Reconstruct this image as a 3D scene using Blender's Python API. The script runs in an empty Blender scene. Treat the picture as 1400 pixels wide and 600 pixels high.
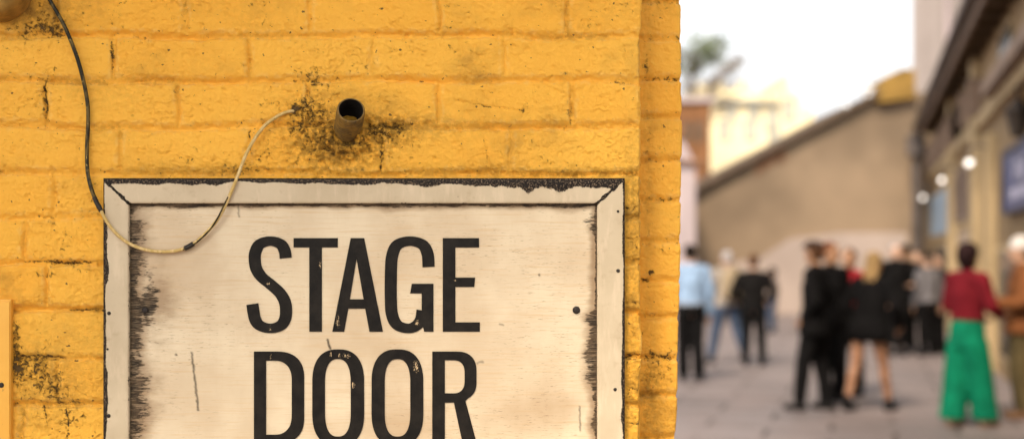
import bpy, bmesh, math, random
import numpy as np
from mathutils import Vector, Matrix
R = math.radians
random.seed(7)
scene = bpy.context.scene
col = scene.collection

# ------------------------------------------------------------------ basics
FX, CX, HY, EYE = 1944.0, 700.0, 345.0, 1.65
Y0 = 2.31                      # distance of the yellow wall
K = Y0 / FX                    # metres per photo pixel on that wall

def P(px, py, Y):
    return Vector(((px - CX) / FX * Y, Y, EYE + (HY - py) / FX * Y))

def link(o, parent=None):
    col.objects.link(o)
    if parent is not None:
        o.parent = parent
    return o

def tag(o, label=None, cat=None, group=None, kind=None):
    if label: o['label'] = label
    if cat: o['category'] = cat
    if group: o['group'] = group
    if kind: o['kind'] = kind
    return o

def empty(name, loc=(0, 0, 0), rz=0.0, label=None, cat=None, group=None):
    o = bpy.data.objects.new(name, None)
    o.location = loc
    o.rotation_euler = (0, 0, rz)
    link(o)
    return tag(o, label, cat, group)

def from_bm(name, bm, mat, parent=None, smooth=False):
    me = bpy.data.meshes.new(name)
    bm.normal_update()
    bm.to_mesh(me); bm.free()
    if smooth:
        for p in me.polygons: p.use_smooth = True
    if mat: me.materials.append(mat)
    return link(bpy.data.objects.new(name, me), parent)

def grid_mesh(name, X, Y, Z, mat, parent=None, attrs=None, smooth=True, flip=False):
    nr, nc = X.shape
    me = bpy.data.meshes.new(name)
    co = np.stack([X, Y, Z], -1).reshape(-1, 3).astype(np.float32)
    me.vertices.add(nr * nc)
    me.vertices.foreach_set('co', co.ravel())
    idx = np.arange(nr * nc).reshape(nr, nc)
    a, b, c, d = idx[:-1, :-1], idx[:-1, 1:], idx[1:, 1:], idx[1:, :-1]
    q = np.stack([a, d, c, b] if flip else [a, b, c, d], -1).reshape(-1)
    nf = (nr - 1) * (nc - 1)
    me.loops.add(nf * 4)
    me.loops.foreach_set('vertex_index', q.astype(np.int32))
    me.polygons.add(nf)
    me.polygons.foreach_set('loop_start', np.arange(0, nf * 4, 4, dtype=np.int32))
    me.update(calc_edges=True)
    if smooth:
        me.polygons.foreach_set('use_smooth', np.ones(nf, dtype=bool))
    for k, v in (attrs or {}).items():
        at = me.attributes.new(k, 'FLOAT', 'POINT')
        at.data.foreach_set('value', v.astype(np.float32).ravel())
    if mat: me.materials.append(mat)
    me.update()
    return link(bpy.data.objects.new(name, me), parent)

def bm_box(bm, lo, hi, bevel=0.0, mtx=None):
    lo, hi = Vector(lo), Vector(hi)
    g = bmesh.ops.create_cube(bm, size=1.0)
    vs = g['verts']
    c, s = (lo + hi) / 2, hi - lo
    for v in vs:
        v.co = Vector((v.co.x * s.x, v.co.y * s.y, v.co.z * s.z)) + c
    if bevel > 0:
        es = list({e for v in vs for e in v.link_edges})
        r = bmesh.ops.bevel(bm, geom=es, offset=bevel, segments=2, affect='EDGES', profile=0.5)
        vs = r['verts'] if mtx else vs
        vs = list({v for f in r['faces'] for v in f.verts})
    if mtx:
        allv = set(vs)
        for v in allv: v.co = mtx @ v.co
    return bm

def box(name, lo, hi, mat, parent=None, bevel=0.0):
    bm = bmesh.new(); bm_box(bm, lo, hi, bevel)
    return from_bm(name, bm, mat, parent)

def bm_prism(bm, pts2, y0, y1, ax='y'):
    """extrude polygon (x,z) between y0 and y1"""
    a = [bm.verts.new((p[0], y0, p[1])) for p in pts2]
    b = [bm.verts.new((p[0], y1, p[1])) for p in pts2]
    n = len(a)
    bm.faces.new(a); bm.faces.new(list(reversed(b)))
    for i in range(n):
        bm.faces.new((a[i], b[i], b[(i + 1) % n], a[(i + 1) % n]))
    bmesh.ops.recalc_face_normals(bm, faces=bm.faces[:])

def bm_tube(bm, pts, rad, seg=10, cap=True):
    pts = [Vector(p) for p in pts]
    n = len(pts)
    rads = rad if isinstance(rad, (list, tuple)) else [rad] * n
    rings = []
    up = Vector((0.13, 0.31, 0.94))
    for i, p in enumerate(pts):
        t = (pts[min(i + 1, n - 1)] - pts[max(i - 1, 0)]).normalized()
        u = t.cross(up)
        if u.length < 1e-3: u = t.cross(Vector((1, 0, 0)))
        u.normalize()
        v = t.cross(u).normalized()
        up = v.copy() if False else up
        rings.append([bm.verts.new(p + (u * math.cos(2 * math.pi * k / seg) + v * math.sin(2 * math.pi * k / seg)) * rads[i]) for k in range(seg)])
    for i in range(n - 1):
        for k in range(seg):
            bm.faces.new((rings[i][k], rings[i][(k + 1) % seg], rings[i + 1][(k + 1) % seg], rings[i + 1][k]))
    if cap:
        bm.faces.new(list(reversed(rings[0]))); bm.faces.new(rings[-1])
    return rings

def catmull(pts, n=8):
    pts = [Vector(p) for p in pts]
    out = []
    for i in range(len(pts) - 1):
        p0 = pts[max(i - 1, 0)]; p1 = pts[i]; p2 = pts[i + 1]; p3 = pts[min(i + 2, len(pts) - 1)]
        for k in range(n):
            t = k / n
            out.append(0.5 * ((2 * p1) + (p2 - p0) * t + (2 * p0 - 5 * p1 + 4 * p2 - p3) * t * t + (3 * p1 - p0 - 3 * p2 + p3) * t ** 3))
    out.append(pts[-1])
    return out

# ------------------------------------------------------------------ numpy noise
def vnoise(x, y, seed=0):
    rs = np.random.RandomState(seed)
    T = rs.rand(256, 256)
    ix = np.floor(x).astype(np.int64); iy = np.floor(y).astype(np.int64)
    fx = x - ix; fy = y - iy
    fx = fx * fx * fx * (fx * (fx * 6 - 15) + 10); fy = fy * fy * fy * (fy * (fy * 6 - 15) + 10)
    g = lambda i, j: T[i & 255, j & 255]
    a = g(ix, iy) * (1 - fx) + g(ix + 1, iy) * fx
    b = g(ix, iy + 1) * (1 - fx) + g(ix + 1, iy + 1) * fx
    return a * (1 - fy) + b * fy

def fbm(x, y, seed=0, oct=4, gain=0.5):
    s = 0; a = 1; tot = 0
    for o in range(oct):
        s = s + a * vnoise(x * 2 ** o + 17.3 * o, y * 2 ** o + 5.7 * o, seed + o)
        tot += a; a *= gain
    return s / tot

def sstep(a, b, x):
    t = np.clip((x - a) / (b - a), 0, 1)
    return t * t * (3 - 2 * t)

def polydist(u, v, pts):
    d = np.full(u.shape, 1e9)
    for (x0, y0), (x1, y1) in zip(pts[:-1], pts[1:]):
        dx, dy = x1 - x0, y1 - y0
        t = np.clip(((u - x0) * dx + (v - y0) * dy) / (dx * dx + dy * dy + 1e-9), 0, 1)
        d = np.minimum(d, np.hypot(u - x0 - t * dx, v - y0 - t * dy))
    return d

# ------------------------------------------------------------------ materials
class NT:
    def __init__(s, name, rough=0.6):
        s.mat = bpy.data.materials.new(name)
        s.mat.use_nodes = True
        s.t = s.mat.node_tree
        s.b = s.t.nodes['Principled BSDF']
        s.b.inputs['Roughness'].default_value = rough
        s.co = None
    def n(s, typ, **kw):
        nd = s.t.nodes.new(typ)
        for k, v in kw.items(): setattr(nd, k, v)
        return nd
    def put(s, sock, v):
        if isinstance(v, bpy.types.NodeSocket): s.t.links.new(v, sock)
        elif isinstance(v, (tuple, list)) and len(v) == 3 and sock.type == 'RGBA': sock.default_value = (*v, 1)
        else: sock.default_value = v
    def m(s, op, a, b=0.0, c=0.0, clamp=False):
        nd = s.n('ShaderNodeMath', operation=op, use_clamp=clamp)
        s.put(nd.inputs[0], a); s.put(nd.inputs[1], b)
        if len(nd.inputs) > 2: s.put(nd.inputs[2], c)
        return nd.outputs[0]
    def obj(s):
        if s.co is None: s.co = s.n('ShaderNodeTexCoord').outputs['Object']
        return s.co
    def mapped(s, scale=(1, 1, 1), loc=(0, 0, 0), rot=(0, 0, 0)):
        nd = s.n('ShaderNodeMapping')
        s.t.links.new(s.obj(), nd.inputs[0])
        nd.inputs['Scale'].default_value = scale; nd.inputs['Location'].default_value = loc; nd.inputs['Rotation'].default_value = rot
        return nd.outputs[0]
    def noise(s, scale, detail=4, rough=0.55, vec=None, dist=0.0):
        nd = s.n('ShaderNodeTexNoise')
        s.t.links.new(vec or s.obj(), nd.inputs['Vector'])
        nd.inputs['Scale'].default_value = scale; nd.inputs['Detail'].default_value = detail
        nd.inputs['Roughness'].default_value = rough; nd.inputs['Distortion'].default_value = dist
        return nd.outputs['Fac']
    def attr(s, name):
        return s.n('ShaderNodeAttribute', attribute_name=name).outputs['Fac']
    def mix(s, f, a, b):
        nd = s.n('ShaderNodeMix', data_type='RGBA')
        s.put(nd.inputs[0], f); s.put(nd.inputs[6], a); s.put(nd.inputs[7], b)
        return nd.outputs[2]
    def rng(s, v, a, b, c=0.0, d=1.0):
        nd = s.n('ShaderNodeMapRange', interpolation_type='SMOOTHSTEP')
        s.put(nd.inputs[0], v)
        for i, x in enumerate((a, b, c, d)): nd.inputs[i + 1].default_value = x
        return nd.outputs[0]
    def color(s, c): s.put(s.b.inputs['Base Color'], c); return s
    def rough(s, v): s.put(s.b.inputs['Roughness'], v); return s
    def bump(s, h, dist=0.001, strength=1.0):
        nd = s.n('ShaderNodeBump')
        nd.inputs['Distance'].default_value = dist; nd.inputs['Strength'].default_value = strength
        s.put(nd.inputs['Height'], h)
        s.t.links.new(nd.outputs[0], s.b.inputs['Normal'])
        return s

def simple(name, c, rough=0.7, var=0.25, scale=3.0, metal=0.0, bump=0.0, spec=0.25):
    t = NT(name, rough)
    f = t.noise(scale, 5)
    a = tuple(x * (1 - var) for x in c); b = tuple(min(1, x * (1 + var)) for x in c)
    t.color(t.mix(t.rng(f, 0.3, 0.7), a, b))
    t.b.inputs['Metallic'].default_value = metal; t.b.inputs['Specular IOR Level'].default_value = spec
    if bump: t.bump(t.noise(scale * 8, 4), bump)
    return t.mat

# yellow masonry paint over brick ------------------------------------------------
def wall_paint():
    t = NT('yellow_masonry_paint', 0.5)
    big = t.noise(3.2, 4); mid = t.noise(26, 5, 0.6); fine = t.noise(230, 6, 0.62); vf = t.noise(650, 3, 0.6)
    tone = t.attr('tone')
    f = t.m('ADD', t.m('MULTIPLY', t.m('SUBTRACT', big, 0.5), 1.3), t.m('MULTIPLY', t.m('SUBTRACT', mid, 0.5), 0.8))
    f = t.m('ADD', t.m('ADD', f, 0.5), t.m('MULTIPLY', tone, 0.45), clamp=True)
    base = t.mix(f, (0.91, 0.425, 0.041), (0.95, 0.505, 0.066))
    # worn chalky rub marks
    chalk = t.rng(t.m('ADD', t.noise(75, 6, 0.7), t.m('MULTIPLY', t.attr('ridge'), 0.22)), 0.63, 0.80)
    base = t.mix(t.m('MULTIPLY', chalk, 0.45), base, (0.90, 0.52, 0.12))
    moss = t.m('MULTIPLY', t.attr('moss'), t.rng(t.noise(90, 6, 0.65), 0.36, 0.60))
    base = t.mix(t.m('MULTIPLY', moss, 0.75), base, (0.30, 0.155, 0.018))
    g = t.attr('grime_shade')
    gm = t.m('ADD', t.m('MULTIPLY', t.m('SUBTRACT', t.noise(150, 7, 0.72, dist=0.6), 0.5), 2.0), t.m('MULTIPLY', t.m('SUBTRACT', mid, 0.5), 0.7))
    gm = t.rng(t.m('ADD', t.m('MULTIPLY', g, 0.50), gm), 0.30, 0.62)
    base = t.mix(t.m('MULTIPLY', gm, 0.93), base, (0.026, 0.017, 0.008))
    # smooth stains (dirt wash), darker joints, painted corner shade on the pier
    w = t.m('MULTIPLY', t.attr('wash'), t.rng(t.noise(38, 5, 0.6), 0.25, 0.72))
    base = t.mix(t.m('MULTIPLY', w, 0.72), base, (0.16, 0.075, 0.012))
    # tiny flecks
    vor = t.n('ShaderNodeTexVoronoi'); t.t.links.new(t.mapped((1, 1, 1.5), (0, 0, 0), (0, .5, 0)), vor.inputs['Vector']); vor.inputs['Scale'].default_value = 60
    fl = t.m('MULTIPLY', t.m('LESS_THAN', vor.outputs['Distance'], t.m('MULTIPLY', t.m('SUBTRACT', t.noise(130, 4), 0.545), 1.7)), 1.0)
    base = t.mix(t.m('MULTIPLY', fl, 0.85), base, (0.06, 0.035, 0.012))
    t.color(base)
    t.rough(t.rng(mid, 0.2, 0.8, 0.42, 0.62))
    h = t.m('ADD', t.m('MULTIPLY', fine, 0.9), t.m('MULTIPLY', vf, 0.35))
    h = t.m('ADD', h, t.m('MULTIPLY', t.noise(95, 5, 0.6), 0.9))
    h = t.m('SUBTRACT', h, t.m('MULTIPLY', gm, 0.55))
    t.bump(h, 0.0026, 1.0)
    t.b.inputs['Specular IOR Level'].default_value = 0.22
    return t.mat

def sign_wood(frame):
    t = NT('cream_frame_paint' if frame else 'cream_panel_paint', 0.55)
    wear_shade = t.attr('wear_shade')
    lo = t.noise(9, 4); mid = t.noise(60, 6, 0.65)
    if frame:
        base = t.mix(t.rng(lo, 0.3, 0.7), (0.50, 0.39, 0.245), (0.60, 0.48, 0.315))
        run = t.noise(1.0, 5, 0.6, vec=t.mapped((70, 70, 14)))
        base = t.mix(t.m('MULTIPLY', t.rng(run, 0.5, 0.72), 0.35), base, (0.76, 0.60, 0.41))
        base = t.mix(t.m('MULTIPLY', t.rng(mid, 0.55, 0.8), 0.35), base, (0.33, 0.22, 0.12))
        fn = t.noise(330, 5, 0.65)
        d = t.m('ADD', t.m('MULTIPLY', t.m('SUBTRACT', fn, 0.5), 0.9), t.m('MULTIPLY', t.m('SUBTRACT', mid, 0.5), 0.7))
        mask = t.rng(t.m('ADD', wear_shade, d), 0.44, 0.56)
        dk = t.mix(t.rng(t.noise(420, 4), 0.50, 0.72), (0.013, 0.009, 0.006), (0.26, 0.175, 0.10))
        base = t.mix(mask, base, dk)
        sp = t.rng(t.noise(140, 3, 0.5), 0.76, 0.80)
        base = t.mix(t.m('MULTIPLY', sp, 0.7), base, (0.05, 0.03, 0.02))
        h = t.m('SUBTRACT', t.m('MULTIPLY', fn, 0.3), t.m('MULTIPLY', mask, 0.6))
        t.bump(h, 0.0012, 0.9)
    else:
        g1 = t.noise(1.0, 6, 0.65, vec=t.mapped((14, 14, 330)))
        g2 = t.noise(1.0, 5, 0.6, vec=t.mapped((75, 75, 900)))
        g3 = t.noise(1.0, 4, 0.6, vec=t.mapped((240, 240, 32)))
        base = t.mix(t.rng(lo, 0.30, 0.72), (0.61, 0.468, 0.298), (0.725, 0.59, 0.395))
        base = t.mix(t.m('MULTIPLY', t.rng(g1, 0.48, 0.72), 0.55), base, (0.60, 0.40, 0.21))
        base = t.mix(t.m('MULTIPLY', t.rng(g3, 0.55, 0.75), 0.12), base, (0.55, 0.38, 0.21))
        base = t.mix(t.m('MULTIPLY', t.rng(t.m('ADD', t.noise(4.2, 5, 0.6), t.m('MULTIPLY', t.attr('wash'), 0.5)), 0.60, 0.95), 0.7), base, (0.45, 0.30, 0.165))
        # fine dark scratches along the grain, in patches
        sc = t.m('MULTIPLY', t.rng(g2, 0.60, 0.70), t.rng(t.m('ADD', t.noise(8, 3), t.m('MULTIPLY', t.attr('wash'), 0.3)), 0.45, 0.65))
        base = t.mix(t.m('MULTIPLY', sc, 0.75), base, (0.16, 0.09, 0.04))
        # charred / worn edges and painted frame shadow line: short horizontal dashes
        e1 = t.noise(1.0, 5, 0.62, vec=t.mapped((85, 85, 300)))
        e2 = t.noise(1.0, 4, 0.6, vec=t.mapped((28, 28, 60)))
        d = t.m('ADD', t.m('MULTIPLY', t.m('SUBTRACT', e1, 0.5), 1.25), t.m('MULTIPLY', t.m('SUBTRACT', e2, 0.5), 1.0))
        halo = t.rng(t.m('ADD', t.attr('halo'), t.m('MULTIPLY', t.m('SUBTRACT', e2, 0.5), 1.0)), 0.15, 1.0)
        base = t.mix(t.m('MULTIPLY', halo, 0.75), base, (0.26, 0.155, 0.075))
        mask = t.rng(t.m('ADD', wear_shade, d), 0.42, 0.70)
        slit = t.rng(t.noise(1.0, 5, 0.7, vec=t.mapped((36, 36, 620))), 0.34, 0.52)
        mask = t.m('MULTIPLY', mask, t.m('ADD', 0.30, t.m('MULTIPLY', slit, 0.70)))
        base = t.mix(t.m('MULTIPLY', mask, 0.95), base, t.mix(t.rng(t.noise(60, 4), .4, .65), (0.014, 0.010, 0.006), (0.060, 0.036, 0.017)))
        base = t.mix(t.attr('mark'), base, (0.03, 0.019, 0.012))
        t.bump(t.m('SUBTRACT', t.m('ADD', t.m('MULTIPLY', g1, 0.35), t.m('MULTIPLY', g2, 0.3)), t.m('MULTIPLY', mask, 0.3)), 0.0006, 0.8)
    t.color(base)
    t.b.inputs['Specular IOR Level'].default_value = 0.15
    return t.mat

def letter_paint():
    t = NT('black_letter_paint', 0.5)
    base = t.mix(t.rng(t.noise(40, 6, 0.65), 0.3, 0.75), (0.008, 0.0062, 0.0045), (0.020, 0.0155, 0.011))
    # places where the paint has flaked through to the cream board (photo pixels: x, y, rx, ry)
    spots = [(369.5, 449, 3, 9), (455, 410, 12, 6), (462, 440, 5, 22), (570, 441, 5, 9), (438, 362, 4, 12), (370, 487, 3, 8), (464, 486, 3, 9),
             (474, 486, 11, 6), (569, 500, 7, 18), (483, 526, 5, 10), (622, 383, 4, 3), (366, 388, 5, 5), (452, 484, 3, 8)]
    sep = t.n('ShaderNodeSeparateXYZ'); t.t.links.new(t.obj(), sep.inputs[0])
    fn = t.noise(620, 4, 0.65); st = t.noise(1.0, 4, 0.6, vec=t.mapped((600, 600, 160)))
    tot = 0.0
    YL = Y0 - 0.0098
    for (px, py, rx, ry) in spots:
        c = P(px, py, YL)
        a = t.m('MULTIPLY', t.m('SUBTRACT', sep.outputs[0], c.x), 1 / (rx * K)); b = t.m('MULTIPLY', t.m('SUBTRACT', sep.outputs[2], c.z), 1 / (ry * K))
        d = t.m('ADD', t.m('MULTIPLY', a, a), t.m('MULTIPLY', b, b))
        s = t.m('SUBTRACT', 1.0, d, clamp=True)
        tot = t.m('MAXIMUM', tot, s)
    gen = t.m('MULTIPLY', t.rng(t.noise(11, 3), 0.62, 0.75), 0.10)
    m = t.m('ADD', t.m('MULTIPLY', t.m('ADD', tot, gen), 0.62), t.m('MULTIPLY', t.m('SUBTRACT', t.m('MAXIMUM', fn, st), 0.5), 1.8))
    mask = t.m('MULTIPLY', t.rng(m, 0.66, 0.78), t.m('GREATER_THAN', t.m('ADD', tot, gen), 0.02))
    base = t.mix(mask, base, (0.74, 0.52, 0.28))
    t.color(base); t.bump(t.noise(300, 4), 0.0003, 0.6); t.b.inputs['Specular IOR Level'].default_value = 0.12
    return t.mat

M = {}
M['wall'] = wall_paint()
M['frame'] = sign_wood(True)
M['panel'] = sign_wood(False)
M['letter'] = letter_paint()
M['screw'] = simple('dark_rusty_steel', (0.028, 0.020, 0.015), 0.6, 0.4, 300)

# ------------------------------------------------------------------ the yellow brick building
def ramp_axis(a, b, step, far_a, far_b, big, grow=1.25):
    xs = list(np.arange(a, b, step))
    s, x, left = step, a, []
    while x > far_a:
        s = min(big, s * grow); x -= s; left.append(x)
    s, x, right = step, xs[-1], []
    while x < far_b:
        s = min(big, s * grow); x += s; right.append(x)
    return np.array(left[::-1] + xs + right)

def brick_height(U, V, courses, heads, pitch, seed, scale=1.0):
    """relief in metres of thickly painted brickwork; U, V in photo pixels on that wall; also tone and a joint mask"""
    wU = U + (fbm(U / 26, V / 26, seed + 1, 3) - 0.5) * 7
    wV = V + (fbm(U / 130, V / 60, seed + 2, 2) - 0.5) * 7 + (fbm(U / 9, V / 9, seed + 3, 3) - 0.5) * 3.2
    row = np.searchsorted(courses, wV)
    cs = np.concatenate([[-1e9], courses, [1e9]])
    up, dn = cs[row], cs[row + 1]
    dV_up, dV_dn = wV - up, dn - wV
    dH = np.full(U.shape, 1e9)
    brick = np.zeros(U.shape, dtype=np.int64)
    for r in np.unique(row):
        mk = row == r
        js = heads.get(int(r) - ROW0)
        if js is None:
            o = (37 + (int(r) % 2) * pitch / 2 + ((int(r) * 7919) % 13 - 6) * 3)
            js = np.arange(-60, 60) * pitch + o
        js = np.array(js, dtype=float)
        u = wU[mk]
        dH[mk] = np.abs(u[:, None] - js[None, :]).min(1)
        brick[mk] = np.searchsorted(np.sort(js), u) + int(r) * 131
    rs = np.random.RandomState(seed); tab = rs.rand(4096)
    rb = tab[brick % 4096]; rb2 = tab[(brick * 7 + 11) % 4096]
    depth_h = 0.0072 + 0.0038 * (fbm(U / 120, V / 20, seed + 5, 3) - 0.5) * 2
    depth_v = 0.0052 * (0.35 + 0.9 * tab[(brick * 3 + 5) % 4096])
    # horizontal joint: struck under the brick above, flush with the one below
    dj = np.minimum(dV_up, dV_dn)
    q = np.where(dV_up < dV_dn, dV_up, -dV_dn)        # signed distance below the joint line
    wob = (fbm(U / 16, V / 16, seed + 6, 3) - 0.5) * 3.0
    jh = sstep(-8.5, 3.6 + wob, q) * (1 - sstep(4.0 + wob, 6.8 + wob, q))
    jv = (1 - sstep(0.8, 4.5, dH)) * 0.75 + (1 - sstep(3, 9, dH)) * 0.25
    h = -np.maximum(jh * depth_h, jv * depth_v * (1 - 0.4 * jh))
    h = h * (0.75 + 0.5 * fbm(U / 70, V / 50, seed + 8, 2))
    # soft rounded arrises and uneven faces
    edge = np.minimum(np.minimum(dV_up, dV_dn), dH)
    h += 0.0007 * sstep(2, 18, edge)
    h += (rb - 0.5) * 0.0016 * sstep(4, 14, edge)
    h += (fbm(U / 60, V / 45, seed + 7, 4) - 0.5) * 0.0034
    h += (fbm(U / 15, V / 11, seed + 9, 5, 0.68) - 0.5) * 0.0036 + (fbm(U / 5.5, V / 4.5, seed + 10, 2) - 0.5) * 0.0011
    n = fbm(U / 9, V / 7, seed + 12, 3); big = fbm(U / 70, V / 60, seed + 14, 2)
    pit = sstep(0.66, 0.78, n + (big - 0.5) * 0.25)
    h -= pit * 0.0016
    # ragged torn lips in the paint
    l = fbm(U / 20, V / 12, seed + 15, 4) - 0.5
    lip = sstep(-0.075, 0.0, l) * (1 - sstep(0.0, 0.010, l)) * sstep(0.52, 0.66, fbm(U / 55, V / 38, seed + 19, 3))
    h += lip * 0.0024
    tone = (rb2 - 0.5)
    ridge = sstep(0, 5, edge) * (1 - sstep(5, 13, edge))
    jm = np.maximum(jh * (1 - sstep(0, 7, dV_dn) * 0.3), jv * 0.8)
    return h, tone, ridge, jm, pit

ROW0 = 40            # index of the course whose top joint is at y = 48 - 63
front_courses = np.array([48 - 62.5 * (ROW0 - k) for k in range(ROW0)] + [48, 109, 172, 236, 297, 358, 424, 487, 552] + [552 + 62.5 * k for k in range(1, 24)])
front_heads = {
    0: [-96, 77, 252, 424, 599, 775, 960], 1: [-190, -20, 155, 340, 511, 688, 880, 1010], 2: [-110, 62, 243, 420, 600, 782, 878, 1020],
    3: [-190, -15, 163, 341, 522, 699, 880, 1010], 4: [-100, 73, 250, 430, 610, 790, 880, 1020], 5: [-150, 33, 210, 390, 560, 740, 880, 1010],
    6: [-110, 63, 240, 420, 600, 780, 880, 1020], 7: [-200, -30, 150, 330, 510, 690, 880, 1010], 8: [-100, 77, 250, 430, 610, 790, 880, 1020],
    9: [-150, 30, 210, 390, 560, 740, 880, 1010]}

def gauss(U, V, cx, cy, rx, ry):
    return np.exp(-(((U - cx) / rx) ** 2 + ((V - cy) / ry) ** 2))

def wrap_wall(name, parent, YW, us, uc, back_ok, vs, courses, heads, pitch, seed, decorate, xlean=None):
    """one sheet of brickwork that follows a plane facing the camera and turns the corner at uc; us, vs in photo pixels at depth YW"""
    kk = YW / FX
    U, V = np.meshgrid(us, vs)
    h, tone, ridge, jm, pit = brick_height(U, V, courses, heads, pitch, seed)
    grime_shade = 0.10 + 0.13 * jm + 0.10 * pit + (fbm(U / 90, V / 70, seed + 31, 4) - 0.5) * 0.55
    moss = np.clip((fbm(U / 150, V / 60, seed + 33, 3) - 0.52) * 2.0, 0, 0.5) * (0.4 + jm)
    wash = np.clip((fbm(U / 110, V / 80, seed + 35, 4) - 0.58) * 2.2, 0, 0.5) + 0.24 * jm * sstep(0.35, 0.65, fbm(U / 60, V / 40, seed + 36, 3))  # extra wash darkens patches along the joints
    moss = moss + 0.35 * jm * sstep(0.40, 0.7, fbm(U / 80, V / 40, seed + 37, 3))
    if name == 'pier': h = h * 0.7
    h, grime_shade, moss, wash = decorate(U, V, h, grime_shade, moss, wash, jm)
    near = np.exp(-np.abs(U - uc) / 9.0) * (0.4 if name == 'pier' else 1.0)
    chip = sstep(0.55, 0.80, fbm(V / 16, V * 0 + 3.3, seed + 41, 3)) * 0.0035 + (fbm(V / 60, V * 0, seed + 42, 2) - 0.5) * 0.003
    r = 4.0
    s = U - (uc - r)
    th = np.clip(s / (r * math.pi / 2), 0, 1) * math.pi / 2
    flat = np.minimum(s, 0); run = np.maximum(s - r * math.pi / 2, 0)
    x = (uc - r) + flat + r * np.sin(th); d = r * (1 - np.cos(th)) + run
    nx, ny = np.sin(th), -np.cos(th)
    X = (x - CX) * kk + nx * h * (1 - 0.92 * np.exp(-np.abs(s) / 14.0)) - near * chip * (0.3 + 0.7 * nx) + near * (fbm(V / 90, V * 0, seed + 50, 2) - 0.5) * 0.009
    if xlean is not None: X = X + xlean(V) * np.clip(np.exp(-np.maximum(uc - U, 0) / 25.0), 0, 1)
    Yp = YW + d * kk + ny * h + near * chip * 0.3
    Z = EYE + (HY - V) * kk
    return grid_mesh(name, X, Yp, Z, M['wall'], parent, {'grime_shade': grime_shade, 'moss': moss, 'wash': wash, 'tone': tone, 'ridge': ridge})

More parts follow.
